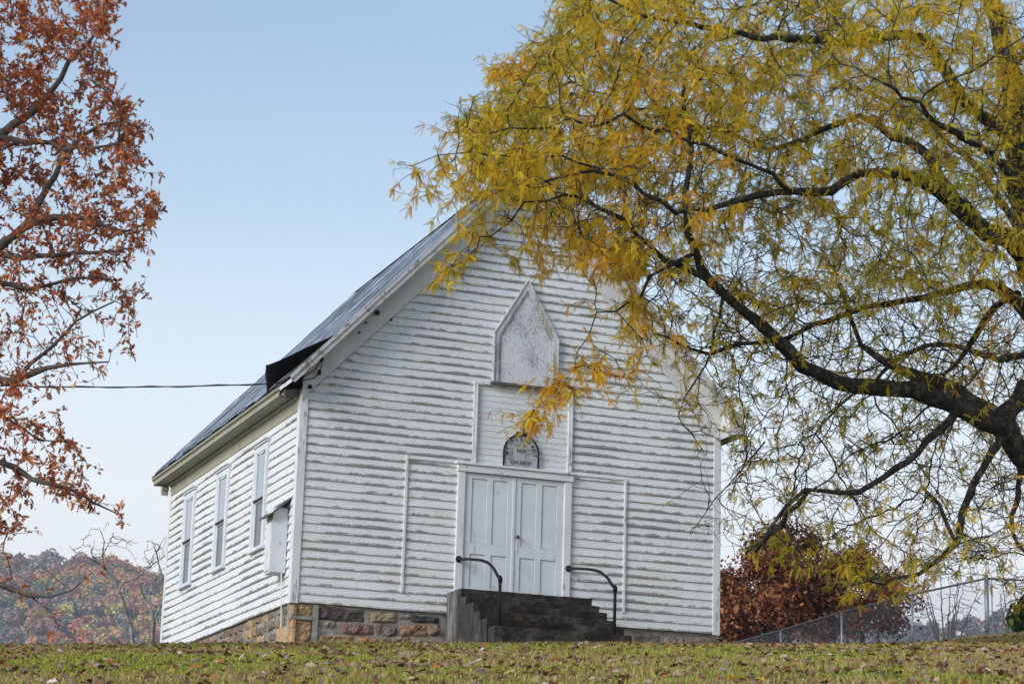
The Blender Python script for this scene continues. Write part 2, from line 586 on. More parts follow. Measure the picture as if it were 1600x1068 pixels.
def siding(mb, to3, z0, z1, expo, span, holes=(), butt=.032, top=.006, jig=.004):
    """clapboards; to3(u, d, z): u along the wall, d outwards; span(z)->(u0,u1); holes: (u0,u1,z0,z1)"""
    k, z = 0, z0
    while z < z1-1e-4:
        u0, u1 = span(z)
        if u1-u0 < .05: break
        iv = [(u0, u1)]
        zm = z+expo*.5
        for a, b, c, d in holes:
            if c < zm < d:
                nx = []
                for p, q_ in iv:
                    if a > p: nx.append((p, min(q_, a)))
                    if b < q_: nx.append((max(p, b), q_))
                iv = [i_ for i_ in nx if i_[1]-i_[0] > .01]
        ph = random.random()*50
        for p, q_ in iv:
            cuts = [p]
            while True:
                c = cuts[-1]+random.uniform(1.8, 4.6)
                if c > q_-.7: break
                cuts.append(c)
            cuts.append(q_)
            for a, b in zip(cuts[:-1], cuts[1:]):
                n = max(2, int((b-a)/.22))
                us = np.linspace(a+.0008, b-.0008, n+1)
                off = random.uniform(-.003, .003)*jig/.004
                du = random.uniform(0, 300)
                jz = off+jig*2.2*(vnoise(us*1.3+ph, us*0+k*7.3, 3)-.5)+jig*.9*(rng.random(n+1)-.5)
                jd = butt+.007*(butt/.03)*(vnoise(us*.9+ph, us*0+k*3.1, 9)-.4)
                vs_ = []
                for i in range(n+1):
                    vs_ += [to3(us[i], 0.0, z+jz[i]), to3(us[i], jd[i], z+jz[i]), to3(us[i], top, z+expo+.012)]
                fs, uvs = [], []
                for i in range(n):
                    A, B = 3*i, 3*i+3
                    fs += [(A, B, B+1, A+1), (A+1, B+1, B+2, A+2)]
                    ua, ub = us[i]+du, us[i+1]+du
                    uvs += [[(ua, -.06), (ub, -.06), (ub, 0), (ua, 0)], [(ua, 0), (ub, 0), (ub, 1.05), (ua, 1.05)]]
                mb.add(vs_, fs, uvs)
        z += expo
        k += 1


front3 = lambda u, d, z: (u, -d, z)
left3 = lambda u, d, z: (-d, u, z)
right3 = lambda u, d, z: (W+d, u, z)
fxz = lambda u, v, d: (u, -d, v)                # front-wall outlines: (x, z, outwards)

DX0, DX1, DZ0, DZ1 = 3.03, 4.93, .36, 2.52       # double door opening
LAN_O = [(3.50, 4.20), (3.50, 5.10), (4.105, 6.13), (4.71, 5.10), (4.71, 4.20)]
PAN = (3.20, 5.00, 2.66, 4.18)                   # flush panel over the door
diag = lambda z: (max(.02, (z-3.54)/1.04), min(W-.02, W-(z-3.54)/1.04))

mb = MB()
siding(mb, front3, 0.0, 7.6, .1525, diag, holes=[(DX0-.05, DX1+.05, -.1, DZ1+.08), (PAN[0], PAN[1], PAN[2]-.05, PAN[3])])
mb.build('gable_siding', M_SIDING, church)
mb = MB()
siding(mb, front3, PAN[2], PAN[3], .108, lambda z: (PAN[0]+.01, PAN[1]-.01), butt=.012, top=.004, jig=.001)
mb.build('flush_panel', M_FLUSH, church)
WINS = [(1.93, 2.84), (4.76, 5.68), (7.50, 8.42)]
WZ0, WZ1 = 1.17, 3.14
for nm, t3 in (('side_siding', left3), ('side_siding', right3)):
    mb = MB()
    siding(mb, t3, 0.0, 3.30, .1525, lambda z: (.04, LEN-.02),
           holes=[(a+.04, b-.04, WZ0+.02, WZ1-.04) for a, b in WINS], jig=.006, butt=.034)
    mb.build(nm, M_SIDING_SIDE, church)
mb = MB()                                         # sheathing and rear wall
gable = [(.0, 0), (W, 0), (W, 3.7), (XM, roof_z(XM)-.12), (0, 3.7)]
mb.prism(gable, -.10, -.0005, fxz)
mb.prism([(u, v) for u, v in gable], -LEN-.0, -LEN+.1, fxz)
mb.box(.001, .1, .1, LEN-.1, 0, 3.7); mb.box(W-.1, W-.001, .1, LEN-.1, 0, 3.7)
mb.box(.1, W-.1, .1, LEN-.1, -.05, .0)
mb.build('sheathing', M_TRIM, church)

# corner boards
for nm, xs in (('corner_board', (-.042, .0)), ('corner_board', (W, W+.042))):
    mb = MB()
    x0, x1 = xs
    if x0 < 0:
        mb.box(-.044, .10, -.044, -.0002, -.02, 3.66); mb.box(-.044, -.0002, 0, .12, -.02, 3.60)
    else:
        mb.box(W-.10, W+.044, -.044, -.0002, -.02, 3.66); mb.box(W+.0002, W+.044, 0, .12, -.02, 3.60)
    mb.build(nm, M_TRIMV, church, bevel=.004)
for x0 in (-.044, W+.0002):
    mb = MB(); mb.box(x0, x0+.0438, LEN-.12, LEN+.02, -.02, 3.5); mb.build('corner_board', M_TRIMV, church)

# frieze boards up the gable, one each side
for sgn in (1, -1):
    mb = MB()
    px_ = lambda x: x if sgn > 0 else W-x
    pts = [(-.02, 3.50), (.0, 3.545), (XM, 3.545+1.04*XM), (XM, roof_z(XM)-.1), (-.02, roof_z(-.02)-.1)]
    pts = [(px_(x), z) for x, z in pts]
    mb.prism(pts, .0440, .070, fxz)
    mb.ring([(px_(x), z) for x, z in ((.0, 3.545), (XM, 3.545+1.04*XM))],
            [(px_(x), z) for x, z in ((.0, 3.59), (XM, 3.59+1.04*XM))], .070, .082, fxz, closed=False)
    mb.build('frieze_board', M_FRIEZE, church)
# flat frieze on the sides, under the eaves
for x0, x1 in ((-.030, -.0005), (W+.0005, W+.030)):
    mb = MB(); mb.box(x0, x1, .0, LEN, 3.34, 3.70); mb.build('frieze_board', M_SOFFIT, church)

# roof: each slope a corrugated sheet over a board deck
nrm = np.array([-SL, 0, 1.0])/math.hypot(SL, 1)
for sgn in (1, -1):
    X = lambda x: x if sgn > 0 else W-x
    mb = MB()                                     # deck with soffit
    th = .055
    deck = [(EX+.03, EZ-.035), (XM, roof_z(XM)-.005), (XM, roof_z(XM)-.085), (EX+.03, EZ-.105)]
    mb.prism([(X(x), z) for x, z in deck], -YF-.03, -YB+.03, lambda u, v, d: (u, -d, v))
    mb.build('roof_deck', M_FRIEZE, church)
    ny, nx_ = 900, 40
    ys = np.linspace(YF, YB, ny)
    xs_ = np.linspace(EX-.02, XM, nx_)
    yy, xx = np.meshgrid(ys, xs_, indexing='ij')
    corr = .026*np.abs(np.sin(yy*math.pi/.21))**.6+.02*(fbm(yy*.7, xx*.9, 21)-.5)
    seam = .03*np.exp(-(((yy+.31) % .62-.31)/.022)**2)
    lap = .03*((xx*1.457+.9*(np.floor(yy/.62) % 2)) % 2.4)/2.4             # sheets lapped up the slope
    zz = EZ+SL*(xx-EX)+.012+(corr*.6+seam-lap)*1.2
    if sgn > 0:                                   # the sheet end near the front eave is torn loose
        keep = ~((yy < 1.30-(xx-EX)*2.2) & (xx < EX+.76))
    else:
        keep = np.ones_like(yy, bool)
    V = np.stack([X(xx), yy, zz], -1).reshape(-1, 3)
    a = (np.arange(ny-1)[:, None]*nx_+np.arange(nx_-1)[None])
    k4 = keep[:-1, :-1] & keep[1:, :-1] & keep[:-1, 1:] & keep[1:, 1:]
    a = a[k4]
    F = np.stack([a, a+1, a+nx_+1, a+nx_], 1)
    sh = vnoise(np.floor(yy/.62)*7.3+.5, np.floor((xx*1.457+.9*(np.floor(yy/.62) % 2))/2.4)*5.1+.5, 77)
    tn = (.45+1.1*sh).reshape(-1, 1)*np.ones((1, 3))
    mesh_np('roof_sheet', V, F if sgn < 0 else F[:, ::-1], M_ROOF, church, tint=tn, smooth_shade=True)
    # rake boards at front and back, with a crown strip
    for y0, y1, front in ((YF-.004, YF+.026, 1), (YB-.026, YB+.004, 0)):
        mb = MB()
        rk = [(EX, EZ-.01), (XM, roof_z(XM)-.01+.0), (XM, roof_z(XM)-.185), (EX+.09, EZ-.10)]
        mb.prism([(X(x), z) for x, z in rk], -y0, -y1, lambda u, v, d: (u, -d, v))
        if front:
            rk = [(EX-.01, EZ+.002), (XM, roof_z(XM)+.002), (XM, roof_z(XM)-.065), (EX+.02, EZ-.05)]
            mb.prism([(X(x), z) for x, z in rk], -YF+.0045, -YF+.024, lambda u, v, d: (u, -d, v))
        mb.build('rake_board', M_RAKE, church)
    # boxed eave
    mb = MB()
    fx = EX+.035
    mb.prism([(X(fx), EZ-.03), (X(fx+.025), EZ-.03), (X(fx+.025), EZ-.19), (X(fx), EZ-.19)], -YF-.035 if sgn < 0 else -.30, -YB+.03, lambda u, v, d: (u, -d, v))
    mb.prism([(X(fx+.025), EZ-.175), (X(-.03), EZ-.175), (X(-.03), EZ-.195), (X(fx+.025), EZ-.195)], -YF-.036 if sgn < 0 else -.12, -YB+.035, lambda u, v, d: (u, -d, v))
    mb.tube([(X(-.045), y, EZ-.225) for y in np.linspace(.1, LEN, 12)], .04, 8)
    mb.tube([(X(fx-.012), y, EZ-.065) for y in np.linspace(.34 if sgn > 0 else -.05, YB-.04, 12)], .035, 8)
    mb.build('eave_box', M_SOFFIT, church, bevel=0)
    if sgn < 0:                                   # boxed return at the sound right-hand corner
        mb = MB()
        mb.prism([(X(-.021), EZ-.199), (X(EX+.065), EZ-.172), (X(EX+.065), EZ-.10), (X(-.021), roof_z(-.021)-.088)], .072, -YF-.034, lambda u, v, d: (u, -d, v))
        mb.build('eave_return', M_FRIEZE, church)
# scroll brackets at the rear eave corners
for x in (-.12, W+.12):
    mb = MB()
    an = np.linspace(-1.6, 3.3, 14)
    rr = np.linspace(.13, .04, 14)
    mb.prism([(.0+r_*math.cos(a_), 3.50+r_*math.sin(a_)) for a_, r_ in zip(an, rr)]+[(.0, 3.47)], x-.07, x+.07,
             lambda u, v, d: (d, LEN+.12+u, v))
    mb.build('scroll_bracket', M_SOFFIT, church)
# torn, lifted sheet at the front end of the left eave
A_ = at(514, 518, 39.35); B_ = at(418, 600, 40.3); C_ = at(416, 569, 40.0)
A_ = np.array([EX+.74, YF, roof_z(EX+.74)+.02])
B_ = np.array([EX-.02, .95, EZ+.02])
C_ = at(417, 571, 39.95)
mb = MB()
n = 10
grid = []
for i in range(n+1):
    for j in range(n+1):
        a, b = i/n, j/n
        hinge = A_+(B_-A_)*b
        tip = A_+(C_-A_)*b
        p = hinge+(tip-hinge)*a
        p = p+np.array([-.04, 0, .05])*math.sin(a*math.pi)*b+np.array([0, 0, .012])*math.sin(a*17+b*9)*b
        grid.append(p)
top = [p for p in grid]
bot = [p+np.array([.004, .003, -.003]) for p in grid]
fs = [(i*(n+1)+j, i*(n+1)+j+1, (i+1)*(n+1)+j+1, (i+1)*(n+1)+j) for i in range(n) for j in range(n)]
mb.add(top, fs); mb.add(bot, [f[::-1] for f in fs])
mb.tube([C_, C_*.6+B_*.4+np.array([0, 0, .01]), B_+np.array([.01, 0, -.05])], .022, 6)
o = mb.build('torn_roof_sheet', mat_noise('rusted_dark_sheet', [(.3, (.014, .014, .016)), (.6, (.045, .045, .05)), (.75, (.13, .12, .12))], 5, .6, metallic=.3), church, smooth_shade=True)
o['label'] = 'dark torn roof sheet curled up at the front eave'
mb = MB()                                         # bare black underlay left under the torn sheet
mb.add([(EX+.0, YF+.0, EZ+.006), (EX+.76, YF, roof_z(EX+.76)+.006), (EX+.0, 1.45, EZ+.006)], [(0, 1, 2)])
mb.add([(EX+.0, YF+.0, EZ-.006), (EX+.76, YF, roof_z(EX+.76)-.006), (EX+.0, 1.45, EZ-.006)], [(0, 2, 1)])
mb.build('roof_underlay', M_WOOD, church)
# broken soffit stub at the corner
mb = MB()
mb.box(-.345, -.05, .02, .10, 3.56, 3.70, M=lambda x, y, z: (x, y+.5*(x+.06), z+.25*(x+.06)))
mb.build('broken_soffit', M_WOOD, church)
mb = MB(); mb.box(-.33, -.05, .30, .34, 3.58, 3.72)
mb.build('broken_soffit', M_WOOD, church)
# ridge cap
mb = MB()
mb.prism([(XM-.16, roof_z(XM)-.10), (XM, roof_z(XM)+.055), (XM+.16, roof_z(XM)-.10), (XM, roof_z(XM)+.03)], -YF, -YB, lambda u, v, d: (u, -d, v))
mb.build('ridge_cap', M_GALV_DARK, church)

# door casing
for a, b, c, d, z0 in ((DX0-.135, DX0, DX0-.02, DX0+.012, .30), (DX1, DX1+.135, DX1-.012, DX1+.02, .34)):
    mb = MB(); mb.box(a, b, -.075, -.0003, z0, DZ1-.0005); mb.box(c, d, -.052, -.01, .36, DZ1-.001)
    mb.build('door_casing', M_TRIMV, church, bevel=.005)
mb = MB()
mb.box(DX0-.155, DX1+.155, -.095, -.0006, DZ1, DZ1+.125)
mb.box(DX0-.19, DX1+.19, -.125, -.0009, DZ1+.125, DZ1+.165)
mb.box(DX0-.17, DX0-.03, -.082, -.002, DZ1+.166, DZ1+.19)
mb.build('door_header', M_TRIM, church, bevel=.006)
# the two leaves
CXD = 3.975
for i, (a, b) in enumerate(((DX0+.014, CXD-.004), (CXD+.004, DX1-.014))):
    mb = MB()
    hgt = DZ1-DZ0-.012
    z_ = lambda f: DZ0+.008+hgt*f
    mb.box(a, b, -.018, -.002, z_(0), z_(1))
    st = .125
    xm = (a+b)/2
    y0, y1 = -.042, -.0181
    for p, q_ in ((a, a+st), (xm-.055, xm+.055), (b-st, b)):
        mb.box(p, q_, y0, y1, z_(0), z_(1))
    for p, q_ in ((0, .055), (.33, .42), (.955, 1)):
        for u0, u1 in ((a+st, xm-.055), (xm+.055, b-st)):
            mb.box(u0, u1, y0, y1, z_(p), z_(q_))
    for p, q_ in ((.055, .33), (.42, .955)):
        for u0, u1 in ((a+st, xm-.055), (xm+.055, b-st)):
            mb.box(u0+.012, u1-.012, -.026, y1+.0002, z_(p)+.012, z_(q_)-.012)
            mb.box(u0+.03, u1-.03, -.0225, y1+.0003, z_(p)+.03, z_(q_)-.03)
    d = mb.build('door', M_DOOR, church, bevel=.004)
    if i == 0:
        m2 = MB(); m2.box(b-.03, b+.022, -.056, -.0422, z_(.0), z_(1)); m2.build('astragal', M_DOOR, d, bevel=.004)
    else:
        m2 = MB(); an = np.linspace(0, 2*math.pi, 15)[:-1]
        prof = [(.000, .014), (.02, .014), (.028, .03), (.045, .036), (.062, .03), (.07, .012)]
        ctr = (a+.062, 1.44)
        vs_ = [(ctr[0]+r_*math.cos(t_), -.042-d_, ctr[1]+r_*math.sin(t_)) for d_, r_ in prof for t_ in an]
        k = len(an)
        m2.add(vs_, [(i_*k+j, i_*k+(j+1) % k, (i_+1)*k+(j+1) % k, (i_+1)*k+j) for i_ in range(len(prof)-1) for j in range(k)]+[tuple(range((len(prof)-1)*k, len(prof)*k))])
        m2.build('door_knob', M_BRASS, d, smooth_shade=True)
        m2 = MB(); m2.box(a+.03, a+.085, -.049, -.0422, 1.17, 1.385)
        m2.box(a+.047, a+.068, -.053, -.049, 1.29, 1.33)
        m2.build('lock_plate', M_DOOR, d, bevel=.003)
# panel trim over the door
for a, b in ((PAN[0]-.055, PAN[0]+.02), (PAN[1]-.02, PAN[1]+.055)):
    mb = MB(); mb.box(a, b, -.055, -.0007, DZ1+.166, 4.13); mb.box(a+.055, a+.075, -.065, -.0553, DZ1+.17, 4.12)
    mb.build('panel_trim', M_TRIMV, church, bevel=.003)
mb = MB(); mb.box(PAN[0]-.06, PAN[1]+.06, -.06, -.0004, 4.131, 4.19); mb.build('panel_trim', M_TRIM, church, bevel=.003)
# narrow battens where an old porch stood
for x, z0, z1 in ((1.945, .30, 2.72), (6.13, .26, 2.68)):
    mb = MB(); mb.box(x-.022, x+.022, -.052, -.001, z0, z1); mb.build('batten', M_TRIMV, church, bevel=.002)
for x0, x1 in ((1.945+.022, DX0-.14), (DX1+.14, 6.11)):
    mb = MB(); mb.box(x0, x1, -.046, -.001, 2.655, 2.685); mb.build('batten', M_TRIM, church)

# pointed gable opening, boarded over
LAN_M = [(3.585, 4.20), (3.585, 5.075), (4.105, 5.965), (4.625, 5.075), (4.625, 4.20)]
LAN_I = [(3.625, 4.245), (3.625, 5.063), (4.105, 5.885), (4.585, 5.063), (4.585, 4.245)]
mb = MB()
mb.ring(LAN_O, LAN_M, .0003, .085, fxz, closed=False)
mb.ring(LAN_M, LAN_I, .0006, .062, fxz, closed=False)
mb.ring([(3.475, 4.2), (3.475, 5.107), (4.105, 6.18), (4.735, 5.107), (4.735, 4.2)], LAN_O, .02, .105, fxz, closed=False)
g = mb.build('gable_window', M_TRIMW, church, bevel=.003)
mb = MB(); mb.box(3.44, 4.77, -.13, -.002, 4.15, 4.199); mb.build('sill', M_WOOD, g, bevel=.004)
mb = MB(); mb.prism(LAN_M, .03, .048, fxz); mb.build('board_panel', M_OSB, g)

# tall sash windows down both sides
for side in (-1, 1):
    P3 = (lambda d, y, z: (-d, y, z)) if side < 0 else (lambda d, y, z: (W+d, y, z))
    for a, b in WINS:
        bx = lambda mb_, d0, d1, y0, y1, z0, z1: mb_.box(d0, d1, y0, y1, z0, z1, M=P3)
        mb = MB()
        c = .125
        bx(mb, .0005, .070, a, a+c, WZ0+.05, WZ1-.14); bx(mb, .0005, .070, b-c, b, WZ0+.05, WZ1-.14)
        bx(mb, .0008, .066, a-.01, b+.01, WZ1-.14, WZ1-.02)
        bx(mb, .001, .095, a-.03, b+.03, WZ1-.02, WZ1+.02)
        bx(mb, .001, .125, a-.05, b+.05, WZ1+.02, WZ1+.05)
        bx(mb, .002, .074, a-.012, a+.02, WZ0+.05, WZ1-.14); bx(mb, .002, .074, b-.02, b+.012, WZ0+.05, WZ1-.14)
        wd = mb.build('window', M_WIN, church, bevel=.004)
        m2 = MB(); bx(m2, .001, .105, a-.04, b+.04, WZ0, WZ0+.05); m2.build('sill', M_WIN, wd, bevel=.004)
        zm = (WZ0+WZ1)/2-.04
        for z0, z1, dd, nm in ((WZ0+.05, zm, .012, 'lower'), (zm+.001, WZ1-.14, .026, 'upper')):
            m2 = MB()
            s_ = .05
            bx(m2, dd, dd+.028, a+c, a+c+s_, z0, z1); bx(m2, dd, dd+.028, b-c-s_, b-c, z0, z1)
            bx(m2, dd+.001, dd+.027, a+c+s_, b-c-s_, z0, z0+.05)
            if nm == 'lower':
                bx(m2, dd+.001, dd+.027, a+c+s_, b-c-s_, z1-.045, z1)
            else:                                  # arched head of the upper sash
                ar = [(a+c+s_+(b-a-2*c-2*s_)*t_, z1-.04--.0+.045*abs(2*t_-1)**2.2) for t_ in np.linspace(0, 1, 13)]
                poly = ar+[(b-c-s_, z1), (a+c+s_, z1)]
                m2.prism(poly, dd+.001, dd+.027, lambda u, v, d: P3(d, u, v))
            sh = m2.build('sash', M_WIN, wd)
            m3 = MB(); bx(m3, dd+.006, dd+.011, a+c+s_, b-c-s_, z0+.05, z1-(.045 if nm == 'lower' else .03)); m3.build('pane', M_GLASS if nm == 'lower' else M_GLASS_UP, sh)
        m2 = MB(); bx(m2, .055, .085, a+c, b-c, zm-.012, zm+.02); m2.build('meeting_rail', M_WOOD, wd)

# foundation
STONE_COLS = [(.20, .125, .065), (.24, .16, .085), (.15, .095, .06), (.11, .085, .065), (.17, .14, .11), (.27, .19, .11), (.13, .10, .085)]


def stone(mb, u0, u1, v0, v1, depth, to3, col, bulge=.05, jit=.02):
    nu, nv = max(5, int((u1-u0)/.035)), max(5, int((v1-v0)/.03))
    sd_ = random.randint(0, 9999)
    j = [(random.uniform(-jit, jit), random.uniform(-jit, jit)) for _ in range(4)]
    vs_ = []
    for i in range(nu+1):
        for k in range(nv+1):
            a, b = i/nu, k/nv
            wgt = ((1-a)*(1-b), a*(1-b), a*b, (1-a)*b)
            du = sum(w_*q_[0] for w_, q_ in zip(wgt, j)); dv = sum(w_*q_[1] for w_, q_ in zip(wgt, j))
            ed = (1-abs(2*a-1)**5)*(1-abs(2*b-1)**4)
            nz = float(fbm(np.array(a*(u1-u0)*7.0), np.array(b*(v1-v0)*9.0), sd_))-.5
            e2 = .034*(float(vnoise(np.array(a*5.1+b*3.3), np.array(b*4.2), sd_+5))-.5)
            d = depth-bulge*.9+bulge*ed*(.75+2.2*nz)+.012*(random.random()-.5)*ed
            vs_.append(to3(u0+a*(u1-u0)+du+(e2 if k in (0, nv) or i in (0, nu) else 0), v0+b*(v1-v0)+dv+(e2 if k in (0, nv) else 0), d))
    fs = [(i*(nv+1)+k, (i+1)*(nv+1)+k, (i+1)*(nv+1)+k+1, i*(nv+1)+k+1) for i in range(nu) for k in range(nv)]
    rim = [k for k in range(nv+1)]+[i*(nv+1)+nv for i in range(1, nu+1)]+[nu*(nv+1)+k for k in range(nv-1, -1, -1)]+[i*(nv+1) for i in range(nu-1, 0, -1)]
    bk = len(vs_)
    for r_ in rim:
        i, k = divmod(r_, nv+1)
        vs_.append(to3(u0+(i/nu)*(u1-u0), v0+(k/nv)*(v1-v0), -.05))
    fs += [(rim[q_], rim[(q_+1) % len(rim)], bk+(q_+1) % len(rim), bk+q_) for q_ in range(len(rim))]
    mb.add(vs_, fs, mat=0, col=tuple(min(.6, c_*1.4+.04) for c_ in col))


mb = MB()
fst = lambda u, v, d: (u, .03-d, v)
lst = lambda u, v, d: (.03-d, u, v)
cx_ = lambda x: (x-125)*.0025
cz_ = lambda x, y: -(y-(175+.052*(x-125)))*.00255
for x0, y0, x1, y1, c in [(165, 192, 268, 262, (.30, .20, .095)), (118, 288, 282, 460, (.24, .145, .065)),
                          (320, 208, 655, 296, (.045, .033, .028)), (690, 224, 886, 306, (.20, .16, .10)),
                          (890, 232, 998, 276, (.16, .145, .12)), (980, 255, 1188, 290, (.022, .022, .024)),
                          (475, 302, 722, 388, (.155, .095, .07)), (730, 318, 893, 392, (.11, .085, .07)),
                          (902, 304, 1112, 394, (.19, .115, .06)), (1122, 298, 1200, 396, (.15, .10, .065)),
                          (318, 384, 574, 462, (.23, .145, .07)), (600, 400, 765, 462, (.27, .13, .05)),
                          (772, 404, 846, 462, (.15, .10, .06)), (850, 398, 1206, 462, (.19, .14, .09)),
                          (306, 296, 352, 332, (.25, .17, .10)), (376, 290, 450, 346, (.20, .18, .13)),
                          (326, 188, 522, 206, (.24, .17, .09))]:
    stone(mb, cx_(x0), cx_(x1), cz_((x0+x1)/2, y1), cz_((x0+x1)/2, y0), .045, fst, c, bulge=.06)
for a, b, v0, v1, c in [(5.35, 5.60, -.30, -.10, STONE_COLS[4]), (5.66, 6.30, -.42, -.12, STONE_COLS[0]), (6.38, 6.9, -.36, -.09, STONE_COLS[3]),
                        (6.0, 6.8, -.62, -.42, STONE_COLS[2]), (6.95, 7.35, -.34, -.08, STONE_COLS[4]),
                        (7.42, 8.03, -.40, -.05, (.13, .10, .075)), (6.95, 7.5, -.6, -.38, STONE_COLS[3])]:
    stone(mb, a, b, v0, v1, .045, fst, c, bulge=.05)
# side: quoins then random rubble courses
stone(mb, -.03, .16, -.235, -.05, .045, lst, (.30, .20, .095)); stone(mb, -.03, .20, -.74, -.30, .045, lst, (.33, .20, .10))
stone(mb, .25, .95, -.78, -.37, .04, lst, (.34, .22, .12), bulge=.03)
v = -.04
for k, hgt in enumerate((.15, .20, .19, .20)):
    u = .24 if k < 2 else (.98 if k == 2 else 1.0)
    while u < LEN-.2:
        wd_ = random.uniform(.22, .55)
        if k < 2 or u > .9:
            stone(mb, u, u+wd_-.05, v-hgt+.03, v, .04+random.uniform(-.01, .012), lst, random.choice(STONE_COLS), bulge=.045, jit=.03)
        u += wd_
    v -= hgt
mb.box(.0, W, .036, .25, -.85, -.012, mat=1)
mb.box(.034, .25, .26, LEN, -.85, -.013, mat=1); mb.box(W-.25, W-.02, .26, LEN, -.85, -.013, mat=1)
mb.box(.26, W-.26, LEN-.3, LEN, -.85, -.014, mat=1)
for u0, u1, z0, z1 in ((.385, .47, -.75, -.03), (-.01, .39, -.285, -.235)):
    mb.box(u0, u1, -.018, .02, z0, z1, mat=1)
mb.build('foundation', [M_STONE, M_MORTAR], church)

# meter box on the left wall
mb = MB(); mb.box(-.30, -.035, .40, .80, .53, 1.66)
box = mb.build('meter_box', M_WIN, church, bevel=.006)
box['label'] = 'white wooden meter box with a slanted plank lid'
mb = MB(); mb.box(-.316, -.3005, .425, .775, .57, 1.42); mb.build('hatch', M_TRIMV, box, bevel=.004)
mb = MB(); mb.box(-.315, -.035, .385, .3995, .54, 1.44); mb.box(-.19, -.165, .372, .3848, 1.02, 1.09)
mb.build('end_panel', M_WIN, box, bevel=.003)
mb = MB()
for y0, y1, dz in ((.27, .47, .0), (.475, .68, .012), (.684, .93, .004)):
    mb.box(0, 1, y0, y1, 0, .022, M=lambda x, y, z: (-.42+x*.40, y, 1.46+dz+x*.34+z+.02*math.sin(y*9)))
mb.build('plank_lid', M_WOOD, box)
mb = MB(); mb.tube([(-.10, .40, .53), (-.09, .40, .30), (-.06, .42, -.1), (-.05, .42, -.4)], .012, 6); mb.build('conduit', M_TRIM, box)

# little fittings on the gable frieze
for x, z, r_ in ((1.256, 5.198, .05), (1.06, 4.99, .02), (1.52, 5.1, .022), (.098, 3.73, .04), (.95, 4.80, .02)):
    mb = MB()
    mb.tube([(x, -.07, z), (x, -.11, z), (x, -.125, z)], [r_*.8, r_, r_*.5], 10)
    mb.build('insulator', M_BLACK, church, smooth_shade=True)
mb = MB()
wp = [(.292, -.09, 4.239), (.22, -.10, 4.12), (.16, -.09, 4.02), (.02, -.10, 3.94), (-.06, -.08, 3.83)]
mb.tube(wp, .009, 6)
mb.tube([(.292, -.09, 4.239), (.285, -.10, 4.1), (.257, -.10, 4.006)], .006, 6)
mb.tube([(.257, -.10, 4.006), (.16, -.11, 3.89), (.0, -.10, 3.84), (-.09, -.06, 3.80)], .008, 6)
mb.box(.235, .28, -.125, -.07, 3.97, 4.045)
mb.box(.27, .315, -.12, -.07, 4.215, 4.265)
mb.build('service_wiring', M_BLACK, church)

# ---------------------------------------------------------------- plaque over the door
PXC, PZ0, PSP, PRD = 4.068, DZ1+.168, 2.955, .345
plaque = empty('plaque', (PXC, -.05, PZ0), 'arched grey stone plaque with black rim and worn lettering above the church doors', 'sign')
arch = [(PXC+PRD*math.cos(a_), PSP+PRD*math.sin(a_)) for a_ in np.linspace(0, math.pi, 25)]
mb = MB(); mb.prism([(PXC+PRD, PZ0)]+arch+[(PXC-PRD, PZ0)], .02, .06, fxz); mb.build('slab', M_PLAQUE, plaque)
mb = MB()
pin = [(PXC+(u-PXC)*.925, PSP+(v-PSP)*.925) for u, v in arch]
mb.ring([(PXC+PRD, PZ0)]+arch+[(PXC-PRD, PZ0)], [(PXC+PRD*.925, PZ0)]+pin+[(PXC-PRD*.925, PZ0)], .055, .085, fxz, closed=False)
mb.build('rim', M_BLACK, plaque, bevel=.005)


def glyph_mesh(txt, size):
    cu = bpy.data.curves.new('letters', 'FONT')
    cu.body = txt; cu.size = size; cu.align_x = 'CENTER'; cu.align_y = 'CENTER'; cu.extrude = .002; cu.offset = .0025
    o_ = bpy.data.objects.new('letters', cu)
    COL.objects.link(o_)
    dg = bpy.context.evaluated_depsgraph_get()
    me = bpy.data.meshes.new_from_object(o_.evaluated_get(dg))
    vs_ = [tuple(v_.co) for v_ in me.vertices]; fs = [tuple(p.vertices) for p in me.polygons]
    bpy.data.objects.remove(o_); bpy.data.curves.remove(cu); bpy.data.meshes.remove(me)
    return vs_, fs


def put_text(mb_, txt, size, cx, cz, ang=0.0, sx=1.0):
    vs_, fs = glyph_mesh(txt, size)
    ca, sa = math.cos(ang), math.sin(ang)
    mb_.add([(cx+(x*sx*ca-y*sa), -.0625-z, cz+(x*sx*sa+y*ca)) for x, y, z in vs_], fs)


mb = MB()
for ch, dg_ in zip('MT PLEASANT', np.linspace(183, -3, 11)):
    if ch != ' ':
        a_ = R(dg_)
        put_text(mb, ch, .085, PXC+.262*math.cos(a_), PSP-.01+.262*math.sin(a_), a_-math.pi/2)
put_text(mb, '1898', .088, PXC+.0, 2.985, 0, 1.05)
put_text(mb, 'CHURCH', .085, PXC, 2.775, 0, 1.12)
mb.build('lettering', M_LETTER, plaque)
# small lamp bracket above it
lamp = empty('wall_lamp', (PXC+.03, -.05, 3.30), 'small grey lamp fixture on the boards just above the arched plaque', 'lamp')
mb = MB(); mb.box(PXC-.10, PXC+.14, -.10, -.02, 3.305, 3.335); mb.build('mount', M_GALV_DARK, lamp, bevel=.004)
mb = MB(); mb.tube([(PXC+.03, -.06, 3.335), (PXC+.03, -.10, 3.41), (PXC+.03, -.17, 3.43)], [.03, .04, .06], 10); mb.build('lamp_head', M_GALV_DARK, lamp, smooth_shade=True)

# ---------------------------------------------------------------- steps and rails
steps = empty('concrete_steps', (XM, -1.2, -.6), 'blackened concrete steps climbing to the white church doors', 'steps')
SX0, SX1 = 2.77, 5.22
LV = [(.36, -.74), (.195, -1.05), (.045, -1.38), (-.13, -1.74), (-.285, -2.06)]


